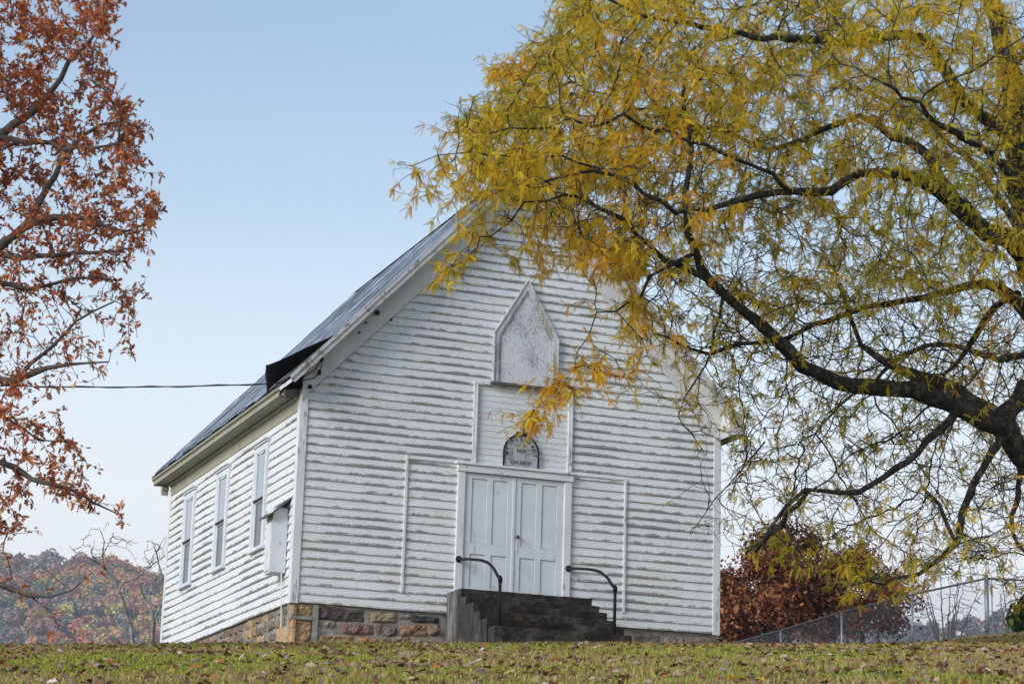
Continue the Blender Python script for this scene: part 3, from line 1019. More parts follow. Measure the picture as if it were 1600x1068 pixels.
def rough_block(mb_, x0, x1, y0, y1, z0, z1, jit=.006):
    nx, nz, ny = max(2, int((x1-x0)/.12)), max(2, int((z1-z0)/.1)), max(2, int((y1-y0)/.12))
    b = {}
    faces = []

    def vid(i, j, k):
        key = (i, j, k)
        if key not in b:
            b[key] = len(b)
        return b[key]
    for j in range(ny):
        for k in range(nz):
            for i, fl in ((0, 0), (nx, 1)):
                f = [vid(i, j, k), vid(i, j+1, k), vid(i, j+1, k+1), vid(i, j, k+1)]
                faces.append(f if fl else f[::-1])
    for i in range(nx):
        for k in range(nz):
            for j, fl in ((0, 1), (ny, 0)):
                f = [vid(i, j, k), vid(i+1, j, k), vid(i+1, j, k+1), vid(i, j, k+1)]
                faces.append(f if fl else f[::-1])
        for j in range(ny):
            for k, fl in ((0, 0), (nz, 1)):
                f = [vid(i, j, k), vid(i+1, j, k), vid(i+1, j+1, k), vid(i, j+1, k)]
                faces.append(f if fl else f[::-1])
    vs_ = [None]*len(b)
    for (i, j, k), n_ in b.items():
        q_ = lambda: random.uniform(-jit, jit)
        vs_[n_] = (x0+(x1-x0)*i/nx+q_(), y0+(y1-y0)*j/ny+q_(), z0+(z1-z0)*k/nz+q_())
    mb_.add(vs_, faces)


mb = MB(); rough_block(mb, SX0, SX1, LV[0][1], -.036, -.9, LV[0][0]); mb.build('landing', M_CONC, steps, bevel=.012)
for i in range(1, 5):
    mb = MB(); rough_block(mb, SX0, SX1+.01*i, LV[i][1], LV[i-1][1]-.003, -.95, LV[i][0]); mb.build('step', M_CONC, steps, bevel=.012)
mb = MB(); rough_block(mb, SX0+.03, SX1+.05, -2.36, LV[4][1]-.003, -.95, -.445); mb.build('step', M_CONC, steps, bevel=.012)

for x, nm in ((2.95, 'black pipe handrail on the left side of the church steps'), (5.03, 'black pipe handrail on the right side of the church steps')):
    zf = -.445
    hr = empty('handrail', (x, -2.2, zf), nm, 'handrail', 'handrails of the church steps')
    mb = MB()
    path = [(x, -.07, .955), (x, -.5, .905), (x, -1.0, .83), (x, -1.25, .785), (x, -1.55, .71), (x, -1.85, .57), (x, -2.05, .42), (x, -2.16, .36)]
    mb.tube(path, .026, 10)
    mb.build('rail', M_BLACK, hr, smooth_shade=True)
    mb = MB(); mb.tube([(x, -2.17, zf-.01), (x, -2.17, 0), (x, -2.17, .33)], .027, 10); mb.build('post', M_BLACK, hr, smooth_shade=True)
    mb = MB(); mb.tube([(x, -2.17, .30), (x, -2.17, .37), (x, -2.14, .40)], [.036, .04, .034], 10); mb.build('elbow', M_BLACK, hr, smooth_shade=True)
    mb = MB(); mb.tube([(x, -.076, .957), (x, -.10, .957), (x, -.13, .955)], [.062, .058, .034], 12); mb.build('wall_flange', M_BLACK, hr, smooth_shade=True)
    mb = MB(); mb.tube([(x, -2.17, zf-.004), (x, -2.17, zf+.02)], [.055, .045], 12); mb.build('foot', M_BLACK, hr)

# ---------------------------------------------------------------- overhead service line
wl = MB()
p0, p1 = np.array([-.06, -.07, 3.80]), at(-900, 517, 36)
pts = [p0+(p1-p0)*t_+np.array([0, 0, -.43])*4*t_*(1-t_)*.9 for t_ in np.linspace(0, 1, 60)]
wl.tube(pts, .011, 5)
off = [p+np.array([.0, .016*math.cos(i*1.3), .016*math.sin(i*1.3)]) for i, p in enumerate(pts)]
wl.tube(off, .007, 4)
props(wl.build('power_line', M_BLACK), 'dark twisted overhead wire strung from the church eave to the left', 'wire')

# ---------------------------------------------------------------- trees
def in_poly(P, poly):
    x, y = P[:, 0], P[:, 1]
    ins = np.zeros(len(P), bool)
    n_ = len(poly)
    for i in range(n_):
        x0, y0 = poly[i]; x1, y1 = poly[(i+1) % n_]
        c = ((y0 > y) != (y1 > y)) & (x < (x1-x0)*(y-y0)/(y1-y0+1e-9)+x0)
        ins ^= c
    return ins


def sample_poly(poly, n_):
    p = np.array(poly, float)
    lo, hi = p.min(0), p.max(0)
    out = np.zeros((0, 2))
    while len(out) < n_:
        c = lo+(hi-lo)*rng.random((n_*2, 2))
        out = np.r_[out, c[in_poly(c, poly)]]
    return out[:n_]


def at_many(px, D):
    r_ = ((px[:, :1]-800)/FPX)*RT-((px[:, 1:]-534)/FPX)*UP+_f
    return CAM+r_*D[:, None]


def unit(v_):
    return v_/(np.linalg.norm(v_, axis=-1, keepdims=True)+1e-9)


def catmull(P, step):
    P = np.array(P, float)
    Q = np.r_[[2*P[0]-P[1]], P, [2*P[-1]-P[-2]]]
    out = [P[0]]
    for i in range(1, len(Q)-2):
        n_ = max(1, int(np.linalg.norm(Q[i+1][:3]-Q[i][:3])/step))
        for k in range(1, n_+1):
            t_ = k/n_
            a, b, c, d = Q[i-1], Q[i], Q[i+1], Q[i+2]
            out.append(.5*((2*b)+(-a+c)*t_+(2*a-5*b+4*c-d)*t_**2+(-a+3*b-3*c+d)*t_**3))
    return np.array(out)


def grow(seed, A, step, infl, kill, iters=120, jit=.35, trop=(0, 0, 0), persist=.45, maxn=60000):
    """space colonisation: seed (n,3) points of the limbs; returns points and parent indices of all nodes"""
    P = [np.asarray(seed, np.float64)]
    par = [np.full(len(seed), -1)]
    A = np.asarray(A, float)
    d = np.full(len(A), 1e9); ni = np.zeros(len(A), int)
    S = P[0]
    for c in range(0, len(A), 2000):
        D = np.linalg.norm(A[c:c+2000, None]-S[None], axis=2)
        ni[c:c+2000] = D.argmin(1); d[c:c+2000] = D.min(1)
    N = len(S)
    allP = S.copy()
    trop = np.array(trop)
    allD = np.zeros_like(allP)
    for it in range(iters):
        k = d > kill
        A, d, ni = A[k], d[k], ni[k]
        m = d < infl*(1 if it > 25 else 3)
        if not m.any(): break
        ids, inv = np.unique(ni[m], return_inverse=True)
        dirs = np.zeros((len(ids), 3))
        np.add.at(dirs, inv, unit(A[m]-allP[ni[m]]))
        dirs = unit(unit(dirs)+persist*allD[ids]+jit*rng.normal(size=dirs.shape)+trop)
        new = allP[ids]+step*dirs
        if N+len(new) > maxn: break
        for c in range(0, len(A), 3000):
            a = A[c:c+3000]
            D = (a**2).sum(1)[:, None]+(new**2).sum(1)[None]-2*a @ new.T
            j = D.argmin(1); dm = np.sqrt(np.maximum(D[np.arange(len(a)), j], 0))
            b = dm < d[c:c+3000]
            d[c:c+3000] = np.where(b, dm, d[c:c+3000]); ni[c:c+3000] = np.where(b, N+j, ni[c:c+3000])
        P.append(new); par.append(ids); N += len(new)
        allP = np.concatenate([allP, new]); allD = np.concatenate([allD, dirs])
    return allP, np.concatenate(par)


def pipe(par, tip, expo=2.4):
    n_ = len(par)
    acc = np.zeros(n_)
    for i in range(n_-1, -1, -1):
        if acc[i] == 0: acc[i] = tip**expo
        if par[i] >= 0: acc[par[i]] += acc[i]
    return acc**(1/expo)


def segs(P0, P1, r0, r1, n_=4):
    """prisms between point pairs -> V, F"""
    T = unit(P1-P0)
    a = np.where(np.abs(T[:, 2:3]) < .9, np.array([[0, 0, 1.]]), np.array([[1., 0, 0]]))
    N = unit(np.cross(T, a)); B = np.cross(T, N)
    P1 = P1+T*(r1[:, None]*.6)
    an = 2*np.pi*np.arange(n_)/n_
    ring = np.cos(an)[None, :, None]*N[:, None]+np.sin(an)[None, :, None]*B[:, None]
    V = np.concatenate([P0[:, None]+ring*r0[:, None, None], P1[:, None]+ring*r1[:, None, None]], 1)
    m = len(P0)
    k = np.arange(n_)
    f = np.stack([k, (k+1) % n_, n_+(k+1) % n_, n_+k], 1)
    F = (np.arange(m)[:, None, None]*2*n_+f[None]).reshape(-1, 4)
    return V.reshape(-1, 3), F


def side_twigs(P, dirs, length, nseg, bend, spread):
    """short zigzag twigs from points P; returns list of (P0,P1) arrays and end points with direction"""
    d_ = unit(dirs+spread*rng.normal(size=dirs.shape))
    cur = P
    out, nodes = [], []
    for s_ in range(nseg):
        nxt = cur+d_*(length[:, None]/nseg)
        out.append((cur, nxt))
        nodes.append((nxt, d_))
        d_ = unit(d_+bend*rng.normal(size=d_.shape)+np.array([0, 0, -.12]))
        cur = nxt
    return out, nodes


def place(template, faces, P, X, scale, droop_spin):
    """instances of a template (local x along the leaf, z its normal) merged into one mesh"""
    X = unit(X)
    a = np.where(np.abs(X[:, 2:3]) < .95, np.array([[0, 0, 1.]]), np.array([[1., 0, 0]]))
    Y = unit(np.cross(a, X)); Z = np.cross(X, Y)
    c, s_ = np.cos(droop_spin)[:, None], np.sin(droop_spin)[:, None]
    Y, Z = c*Y+s_*Z, -s_*Y+c*Z
    T = template[None]*scale[:, None, None]
    V = P[:, None]+T[..., 0:1]*X[:, None]+T[..., 1:2]*Y[:, None]+T[..., 2:3]*Z[:, None]
    m, k = len(P), len(template)
    F = (np.arange(m)[:, None, None]*k+faces[None]).reshape(-1, faces.shape[1])
    return V.reshape(-1, 3), F


def merge(parts):
    Vs, Fs, b = [], [], 0
    for V_, F_ in parts:
        Vs.append(V_); Fs.append(F_+b); b += len(V_)
    return np.concatenate(Vs), np.concatenate(Fs)


def pick(cols, n_, wts, jit=.15):
    c = np.array(cols)[rng.choice(len(cols), n_, p=np.array(wts)/sum(wts))]
    return c*(1+jit*rng.normal(size=(n_, 1)))*(1+.06*rng.normal(size=(n_, 3)))


def limb_tube(mb_, pts4, n_=9):
    pts4 = np.asarray(pts4)
    P = pts4[:, :3].copy()
    P[1:-1] += np.minimum(.18*pts4[1:-1, 3:4], .022)*rng.normal(size=P[1:-1].shape)
    mb_.tube(P, pts4[:, 3]*(1+.07*rng.normal(size=len(P))), n_, wob=.14)


# --- honey locust on the right -------------------------------------------------------------
LD = 33.0
R4 = lambda px, py, D, r_: (*at(px, py, D), r_)
gbase = at(1690, 1004, LD)
gz = float(ground_z(gbase[0], gbase[1]))
locust_limbs = [
    # trunk, just outside the right edge
    [(gbase[0], gbase[1], gz-.2, .62), R4(1690, 940, 33, .50), R4(1672, 820, 33, .44), R4(1650, 760, 33, .42), R4(1632, 640, 33.2, .40), R4(1640, 520, 33.5, .34), R4(1622, 420, 33.6, .30), R4(1598, 320, 33.6, .27), R4(1588, 220, 33.5, .24), R4(1575, 100, 33.3, .2), R4(1530, -60, 33, .15)],
    # low union reaching left over the church
    [R4(1660, 790, 33, .27), R4(1610, 725, 32.7, .235), R4(1572, 672, 32.4, .225), R4(1540, 655, 32.2, .215), R4(1480, 630, 32, .20), R4(1430, 612, 31.8, .185), R4(1375, 605, 31.5, .165), R4(1310, 598, 31.2, .145), R4(1255, 572, 30.9, .13), R4(1212, 528, 30.6, .115), R4(1160, 482, 30.3, .105), R4(1112, 440, 30, .092), R4(1085, 395, 29.8, .08), R4(1072, 330, 29.6, .07), R4(1078, 240, 29.5, .055), R4(1070, 120, 29.4, .035)],
    [R4(1572, 672, 32.4, .20), R4(1545, 640, 32.5, .19), R4(1490, 608, 32.6, .15), R4(1430, 588, 32.7, .12), R4(1380, 562, 32.8, .085), R4(1345, 545, 33, .06), R4(1330, 505, 33.2, .05), R4(1315, 455, 33.3, .035)],
    [R4(1560, 660, 32.4, .2), R4(1605, 610, 33, .16), R4(1650, 590, 33.5, .12)],
    [R4(1495, 640, 32, .10), R4(1450, 690, 31.7, .078), R4(1400, 735, 31.4, .068), R4(1340, 765, 31.1, .058), R4(1262, 768, 30.8, .045), R4(1222, 795, 30.7, .038), R4(1195, 840, 30.6, .035), R4(1165, 865, 30.5, .02)],
    [R4(1262, 768, 30.8, .045), R4(1205, 832, 31.3, .05), R4(1180, 862, 31.5, .03)],
    [R4(1572, 672, 32.4, .10), R4(1535, 730, 32, .085), R4(1505, 800, 31.6, .075), R4(1492, 845, 31.4, .06), R4(1455, 880, 31.2, .045), R4(1400, 905, 31, .03), R4(1330, 915, 30.8, .02)],
    [R4(1492, 845, 31.4, .05), R4(1470, 790, 31.8, .04), R4(1440, 760, 32, .03)],
    [R4(1600, 700, 33, .07), R4(1590, 780, 32.5, .06), R4(1578, 830, 32.3, .045), R4(1590, 860, 32.2, .03), R4(1620, 880, 32, .02)],
    # upper limbs
    [R4(1640, 510, 33.5, .26), R4(1600, 402, 32.9, .23), R4(1560, 372, 32.4, .20), R4(1500, 325, 31.8, .17), R4(1455, 290, 31.3, .13), R4(1400, 275, 30.9, .11), R4(1345, 272, 30.6, .095), R4(1300, 298, 30.3, .09), R4(1245, 302, 30, .08), R4(1180, 306, 29.7, .07), R4(1125, 322, 29.4, .055), R4(1060, 330, 29, .045), R4(990, 290, 28.6, .04), R4(930, 262, 28.3, .032), R4(860, 275, 28, .025), R4(800, 290, 27.8, .018)],
    [R4(1640, 540, 33.5, .16), R4(1590, 470, 33.8, .13), R4(1540, 442, 34, .11), R4(1490, 450, 34, .09), R4(1440, 465, 33.8, .075), R4(1350, 480, 33.5, .07), R4(1290, 500, 33.2, .06), R4(1230, 525, 32.9, .05), R4(1150, 540, 32.5, .045), R4(1085, 548, 32, .035), R4(1020, 520, 31.6, .025)],
    [R4(1588, 220, 33.5, .16), R4(1500, 150, 33, .13), R4(1440, 60, 32.5, .11), R4(1330, 65, 31.8, .09), R4(1250, 60, 31, .08), R4(1180, 58, 30.4, .06), R4(1100, 40, 30, .05), R4(1000, 20, 29.5, .035), R4(930, -10, 29, .02)],
    [R4(1500, 325, 31.8, .12), R4(1440, 230, 32, .10), R4(1395, 215, 32.3, .085), R4(1345, 180, 32.5, .07), R4(1285, 205, 32.6, .055), R4(1200, 230, 32.7, .045), R4(1120, 200, 32.8, .035), R4(1000, 170, 32.5, .025), R4(900, 130, 32.2, .015)],
    [R4(1112, 440, 30, .06), R4(1040, 400, 29.6, .05), R4(985, 350, 29.3, .042), R4(935, 325, 29, .036), R4(880, 300, 28.8, .028), R4(820, 330, 28.5, .02), R4(750, 370, 28.3, .012)],
    [R4(1590, 460, 33.8, .09), R4(1555, 480, 34.5, .08), R4(1510, 545, 34.6, .06), R4(1480, 590, 34.5, .045), R4(1500, 640, 34, .03)],
    [R4(1085, 395, 29.8, .05), R4(1020, 430, 29.3, .034), R4(985, 480, 29.1, .022), R4(935, 490, 28.9, .014), R4(905, 545, 28.8, .011), R4(880, 600, 28.7, .008), R4(835, 640, 28.6, .006)],
    [R4(1245, 302, 30, .05), R4(1150, 250, 29.5, .04), R4(1050, 210, 29, .035), R4(950, 190, 28.6, .028), R4(860, 200, 28.3, .02), R4(760, 210, 28, .014)],
    [R4(930, 262, 28.3, .022), R4(840, 240, 27.9, .018), R4(740, 240, 27.6, .013), R4(680, 250, 27.5, .009), R4(620, 256, 27.4, .006)],
    [R4(1330, 65, 31.8, .06), R4(1280, 5, 32.5, .05), R4(1230, -60, 33, .03)],
    [R4(1640, 520, 33.5, .12), R4(1670, 430, 34, .10), R4(1700, 300, 34.5, .06)],
    [R4(1622, 420, 33.6, .10), R4(1540, 280, 36, .08), R4(1430, 180, 37.5, .06), R4(1300, 120, 38.5, .035)],
    [R4(1640, 540, 33.5, .10), R4(1560, 560, 36, .08), R4(1450, 540, 38, .06), R4(1330, 620, 39, .04), R4(1250, 690, 39.4, .02)],
    [R4(1598, 320, 33.6, .10), R4(1560, 250, 31, .08), R4(1480, 200, 29.5, .055), R4(1380, 130, 28.5, .03)],
    [R4(1130, 460, 30.1, .03), R4(1110, 540, 29.8, .024), R4(1085, 600, 29.6, .014), R4(1060, 650, 29.5, .007)],
    [R4(1195, 690, 31, .02), R4(1160, 730, 30.6, .015), R4(1120, 775, 30.2, .011), R4(1100, 810, 30, .008), R4(1078, 835, 29.9, .005)],
]
locust = empty('locust_tree', (gbase[0], gbase[1], gz), 'large honey locust with dark limbs and yellow feathery leaves overhanging the right of the church', 'tree')
mb = MB()
seed, tipn = [], []
for L in locust_limbs:
    c = catmull(L, .22)
    c[1:-1, :3] += (.045*np.clip(1-c[1:-1, 3:4]/.09, 0, 1)+.006)*rng.normal(size=(len(c)-2, 3))
    c[:, 3] *= np.where(c[:, 3] < .11, .66, .72); limb_tube(mb, c, 9)
    seed.append(c[2:, :3]); tipn.append(c[c[:, 3] < .022, :3])
seed = np.concatenate(seed)
mb.build('trunk', M_BARK, locust, smooth_shade=True)

REG = [  # pixel outline, attractors, nearest depth, farthest depth
    ([(905, -40), (850, 60), (765, 105), (770, 190), (700, 170), (720, 245), (790, 300), (900, 400), (1000, 440), (1200, 450), (1640, 430), (1700, -60)], 4200, 28.5, 36),
    ([(905, -40), (850, 60), (780, 120), (800, 230), (900, 360), (1100, 400), (1200, 200), (1100, -40)], 900, 27, 33),
    ([(610, 252), (650, 245), (690, 215), (740, 235), (800, 250), (800, 290), (740, 310), (665, 312), (690, 290), (640, 270)], 260, 27.2, 28.2),
    ([(700, 158), (760, 170), (790, 200), (740, 200), (712, 190)], 80, 27.5, 28.5),
    ([(870, 5), (920, -20), (940, 10), (900, 20)], 20, 28.5, 29.5),
    ([(745, 325), (900, 300), (960, 430), (900, 400), (830, 395), (760, 400), (668, 445), (690, 405), (735, 370)], 380, 27.8, 29.2),
    ([(930, 400), (1010, 430), (1000, 560), (920, 560), (860, 590), (800, 640), (830, 690), (880, 640), (930, 600), (980, 600), (1030, 560), (1060, 480), (1050, 400)], 380, 28.2, 29.6),
    ([(1000, 400), (1200, 440), (1190, 560), (1110, 640), (1060, 650), (1030, 560), (960, 480)], 170, 28.8, 31.5),
    ([(780, 240), (1000, 240), (1010, 430), (900, 405), (790, 330)], 420, 28, 30.5),
    ([(940, 330), (1060, 380), (1130, 560), (1040, 520)], 70, 28.6, 31),
    ([(1060, 640), (1120, 640), (1125, 720), (1080, 730)], 45, 29.2, 29.9),
    ([(1070, 690), (1120, 700), (1120, 850), (1090, 840)], 24, 29.3, 29.8),
    ([(1100, 440), (1640, 430), (1660, 620), (1480, 600), (1250, 590), (1130, 640)], 1500, 29.5, 39),
    ([(1128, 640), (1250, 600), (1660, 640), (1660, 830), (1500, 900), (1330, 930), (1180, 870), (1128, 840)], 1500, 29.5, 39),
    ([(1290, 870), (1420, 880), (1400, 930), (1310, 930)], 60, 30.3, 31.5),
    ([(1500, 700), (1660, 700), (1660, 960), (1560, 940), (1480, 870)], 160, 30.5, 37),
]
A = np.concatenate([at_many(p_, d0+(d1-d0)*rng.random(len(p_))) for poly, n_, d0, d1 in REG for p_ in [sample_poly(poly, n_)]])
# keep clear of the church itself
inside = (A[:, 0] > -.6) & (A[:, 0] < W+.6) & (A[:, 1] > -.9)
A = A[~inside]
P, par = grow(seed, A, .13, 1.3, .24, iters=110, jit=.30, trop=(0, 0, -.03))
rad = np.minimum(pipe(par, .0048, 2.5), .045)
ch = np.where(par >= 0)[0]
keep = ~((P[ch, 0] > -.5) & (P[ch, 0] < W+.45) & (P[ch, 1] > -.25))
ch = ch[keep]
parts = [segs(P[par[ch]], P[ch], np.minimum(rad[par[ch]], rad[ch]*1.25), rad[ch], 4)]
dirs = unit(P[ch]-P[par[ch]])
sel = rng.random(len(ch)) < .85
tw, nodes = side_twigs(P[ch][sel], dirs[sel], .16+.34*rng.random(sel.sum()), 3, .34, .65)
for k, (a, b) in enumerate(tw):
    parts.append(segs(a, b, np.full(len(a), .0052-.0012*k), np.full(len(a), .004-.001*k), 3))
Vt, Ft = zip(*[(v_, f_) for v_, f_ in parts if f_.shape[1] == 4])
V, F = merge(parts)
mesh_np('twigs', V, F, M_BARK, locust)

# compound leaves: a curved midrib with paired leaflets
tv_, tf_ = [], []
npair = 8
for k in range(npair):
    x = .018+.142*k/(npair-1)
    zz_ = -1.6*x*x
    ll = .032*(1-.35*abs(k/(npair-1)-.45))
    for sg_ in (-1, 1):
        b = len(tv_)
        dx, dy = math.cos(R(50)), math.sin(R(50))*sg_
        wv = (-.5*dy*sg_, .5*dx*sg_)
        for a_, wd_ in ((0, 0), (.5, .0085), (1, 0), (.5, -.0085)):
            tv_.append((x+dx*ll*a_+(-dy)*wd_*1.0, dy*ll*a_+dx*wd_, zz_-.55*ll*a_))
        tf_.append((b, b+1, b+2, b+3))
LEAF_V, LEAF_F = np.array(tv_), np.array(tf_)

tipn = np.repeat(np.concatenate(tipn), 2, 0)
cand = np.concatenate([nodes[0][0], nodes[1][0], nodes[2][0], P[ch], tipn])
cdir = np.concatenate([nodes[0][1], nodes[1][1], nodes[2][1], dirs, unit(rng.normal(size=tipn.shape)+np.array([-.8, 0, 0]))])
cr_ = np.concatenate([np.zeros(sel.sum()*3), rad[ch], np.zeros(len(tipn))])
px = to_px(cand)
dens = np.where(px[:, 1] < 400, 1.0, np.where(px[:, 1] < 520, 1.0-.72*(px[:, 1]-400)/120, .27))
dens = np.where(px[:, 0] < 1125, np.maximum(dens, np.where(px[:, 1] < 600, .75, .6)), dens)
dens = np.where(px[:, 0] < 850, dens*1.5+.3, dens)
dens = np.where((px[:, 0] < 1000) & (px[:, 1] > 350), np.maximum(dens, .5)*1.5, dens)
dens = np.where((px[:, 0] > 1060) & (px[:, 0] < 1130) & (px[:, 1] > 715), .0, dens)
dens = np.where((px[:, 0] > 1280) & (px[:, 0] < 1430) & (px[:, 1] > 865), .42, dens)
cl = .6*fbm(cand[:, 0]*1.1+cand[:, 1]*.12, cand[:, 2]*1.1-cand[:, 1]*.1, 31, 2)+.4*fbm(cand[:, 0]*1.9+cand[:, 2]*.35, cand[:, 1]*1.5+cand[:, 2]*1.4, 37, 2)
dens = dens*np.clip((cl-.36)*4.6, .03, 1.8)
dens = np.where((px[:, 0] > 1000) & (px[:, 0] < 1130) & (px[:, 1] > 430), dens*.5, dens)
dens = np.where((px[:, 0] < 1010) & (px[:, 1] > 230), dens*1.8, dens)
dens = np.where((px[:, 0] < 770) & (px[:, 1] < 450), np.maximum(dens, .8)*1.3, dens)
dens = np.where((px[:, 0] < 880) & (px[:, 1] > 692), 0, dens)
spur = rng.random(len(cand)) < .52*dens*(cr_ < .014)
ix = np.repeat(np.where(spur)[0], rng.integers(3, 9, spur.sum()))
X = unit(.6*cdir[ix]+.8*rng.normal(size=(len(ix), 3))+np.array([0, 0, -.28]))
sc = (.44+.42*rng.random(len(ix)))
V, F = place(LEAF_V, LEAF_F, cand[ix]+.01*rng.normal(size=(len(ix), 3)), X, sc, rng.normal(size=len(ix))*.9)
curl = np.repeat(rng.random(len(ix)), len(LEAF_V))
base_ = np.repeat(cand[ix], len(LEAF_V), 0)
dd = np.linalg.norm(V-base_, axis=1)
V[:, 2] -= curl*1.6*dd**2
hue = fbm(cand[ix, 0]*.8+3, cand[ix, 1]*.8+cand[ix, 2]*.8, 44, 2)+.10*rng.normal(size=len(ix))
pal = np.array([(.29, .27, .018), (.52, .42, .022), (.78, .53, .025), (.85, .52, .025), (.78, .37, .025)])
hx = np.clip((hue-.20)/.62, 0, .999)*4
hi = hx.astype(int); hf = (hx-hi)[:, None]
tint = (pal[hi]*(1-hf)+pal[np.minimum(hi+1, 4)]*hf)*(1+.18*rng.normal(size=(len(ix), 1)))
tint = np.clip(tint, .01, .8)
mesh_np('crown', V, F, M_LEAF, locust, tint=np.repeat(tint, len(LEAF_V), 0))
scene['stats'] = f'{len(P)} {len(ix)}'
print('locust nodes', len(P), 'leaves', len(ix))

# --- oak on the left -----------------------------------------------------------------------
ob = at(-330, 1004, 28)
oz = float(ground_z(ob[0], ob[1]))
oak = empty('oak_tree', (ob[0], ob[1], oz), 'tall oak with russet leaves reaching in from the left of the photo', 'tree')
oak_limbs = [
    [(ob[0], ob[1], oz-.2, .5), R4(-330, 900, 28, .40), R4(-325, 700, 28, .36), R4(-310, 500, 28, .32), R4(-290, 300, 28, .26), R4(-270, 100, 28, .2), R4(-250, -120, 28, .12)],
    [R4(-300, 480, 28, .16), R4(-150, 430, 28, .13), R4(-40, 400, 28, .105), R4(0, 385, 28, .09), R4(40, 352, 28, .075), R4(85, 336, 28, .055), R4(140, 345, 28, .04), R4(200, 360, 28, .02), R4(240, 345, 28, .012)],
    [R4(40, 352, 28, .06), R4(70, 300, 28.2, .05), R4(95, 250, 28.4, .04), R4(130, 215, 28.5, .03), R4(190, 190, 28.6, .015)],
    [R4(-300, 400, 28, .14), R4(-120, 280, 28.3, .10), R4(0, 215, 28.5, .075), R4(60, 165, 28.6, .055), R4(110, 100, 28.7, .04), R4(150, 40, 28.8, .025), R4(165, -20, 29, .015)],
    [R4(0, 215, 28.5, .05), R4(60, 225, 28, .04), R4(120, 235, 27.6, .03), R4(185, 225, 27.4, .015)],
    [R4(-305, 560, 28, .14), R4(-150, 580, 27.6, .10), R4(-40, 592, 27.4, .075), R4(30, 590, 27.2, .055), R4(75, 575, 27.1, .04), R4(110, 563, 27, .025), R4(170, 565, 27, .012)],
    [R4(30, 590, 27.2, .035), R4(70, 545, 27.4, .028), R4(120, 505, 27.6, .022), R4(180, 470, 27.7, .012)],
    [R4(-40, 430, 28.3, .05), R4(40, 450, 28.2, .035), R4(110, 435, 28.1, .025), R4(180, 438, 28, .012)],
    [R4(-310, 620, 28, .12), R4(-150, 660, 27.5, .085), R4(-40, 705, 27.2, .06), R4(0, 723, 27.1, .05), R4(50, 748, 27, .04), R4(100, 762, 27, .03), R4(150, 785, 27, .018), R4(190, 805, 27, .008)],
    [R4(-40, 600, 27.5, .035), R4(10, 650, 27.4, .026), R4(60, 690, 27.3, .016), R4(100, 690, 27.3, .008)],
    [R4(-320, 760, 28, .10), R4(-160, 860, 27, .07), R4(-40, 900, 26.8, .045), R4(0, 912, 26.7, .04), R4(40, 928, 26.7, .03), R4(80, 930, 26.6, .022), R4(110, 920, 26.6, .014), R4(145, 893, 26.6, .007)],
    [R4(45, 929, 26.7, .015), R4(70, 955, 26.6, .010), R4(88, 978, 26.6, .007), R4(120, 984, 26.6, .004)],
    [R4(0, 912, 26.7, .016), R4(20, 905, 26.7, .014), R4(18, 880, 26.7, .01), R4(12, 870, 26.7, .008)],
    [R4(-270, 100, 28, .1), R4(-100, 30, 28.4, .07), R4(20, -10, 28.6, .045), R4(100, -60, 28.8, .02)],
    [R4(-20, 395, 28.1, .05), R4(60, 400, 27.6, .04), R4(140, 395, 27.3, .028), R4(215, 385, 27.2, .012)],
]
mb = MB(); seed, tipn = [], []
for L in oak_limbs:
    c = catmull(L, .2)
    c[:, 3] *= .78
    c[1:-1, :3] += (.03*np.clip(1-c[1:-1, 3:4]/.08, 0, 1)+.004)*rng.normal(size=(len(c)-2, 3))
    limb_tube(mb, c, 8)
    seed.append(c[2:, :3]); tipn.append(c[c[:, 3] < .028, :3])
seed = np.concatenate(seed)
mb.build('trunk', M_BARK_OAK, oak, smooth_shade=True)
OREG = [
    ([(-260, -60), (195, -40), (195, 20), (165, 60), (172, 130), (200, 150), (215, 190), (238, 200), (240, 240), (215, 270), (180, 300), (150, 300), (-260, 330)], 1000, 26.6, 30),
    ([(-260, 330), (150, 300), (200, 285), (262, 318), (268, 345), (235, 370), (215, 400), (130, 395), (60, 420), (-260, 420)], 420, 26.8, 29),
    ([(-260, 420), (60, 420), (130, 400), (215, 430), (235, 470), (200, 490), (212, 530), (190, 560), (150, 600), (60, 620), (-260, 620)], 420, 26.6, 28.6),
    ([(-260, 600), (40, 610), (110, 640), (95, 680), (150, 720), (140, 760), (195, 815), (150, 800), (60, 780), (-260, 800)], 620, 26.6, 27.8),
    ([(-200, 790), (10, 790), (55, 800), (40, 860), (-150, 860)], 70, 26.6, 27.6),
    ([(25, 895), (70, 885), (100, 905), (90, 930), (40, 940)], 30, 26.5, 26.8), ([(60, 945), (105, 950), (90, 980), (70, 965)], 18, 26.5, 26.7),
    ([(120, 885), (150, 890), (145, 910), (125, 915)], 14, 26.5, 26.7), ([(0, 780), (50, 785), (20, 850), (0, 850)], 20, 26.6, 26.9),
]
A = np.concatenate([at_many(p_, d0+(d1-d0)*rng.random(len(p_))) for poly, n_, d0, d1 in OREG for p_ in [sample_poly(poly, n_)]])
P, par = grow(seed, A, .12, 1.1, .20, iters=90, jit=.38)
rad = np.minimum(pipe(par, .0042, 2.4), .035)
ch = np.where(par >= 0)[0]
parts = [segs(P[par[ch]], P[ch], np.minimum(rad[par[ch]], rad[ch]*1.25), rad[ch], 4)]
dirs = unit(P[ch]-P[par[ch]])
sel = rng.random(len(ch)) < .55
tw, nodes = side_twigs(P[ch][sel], dirs[sel], .10+.20*rng.random(sel.sum()), 2, .4, .7)
for k, (a, b) in enumerate(tw):
    parts.append(segs(a, b, np.full(len(a), .0042-.001*k), np.full(len(a), .0035-.001*k), 3))
V, F = merge(parts)
mesh_np('twigs', V, F, M_BARK_OAK, oak)
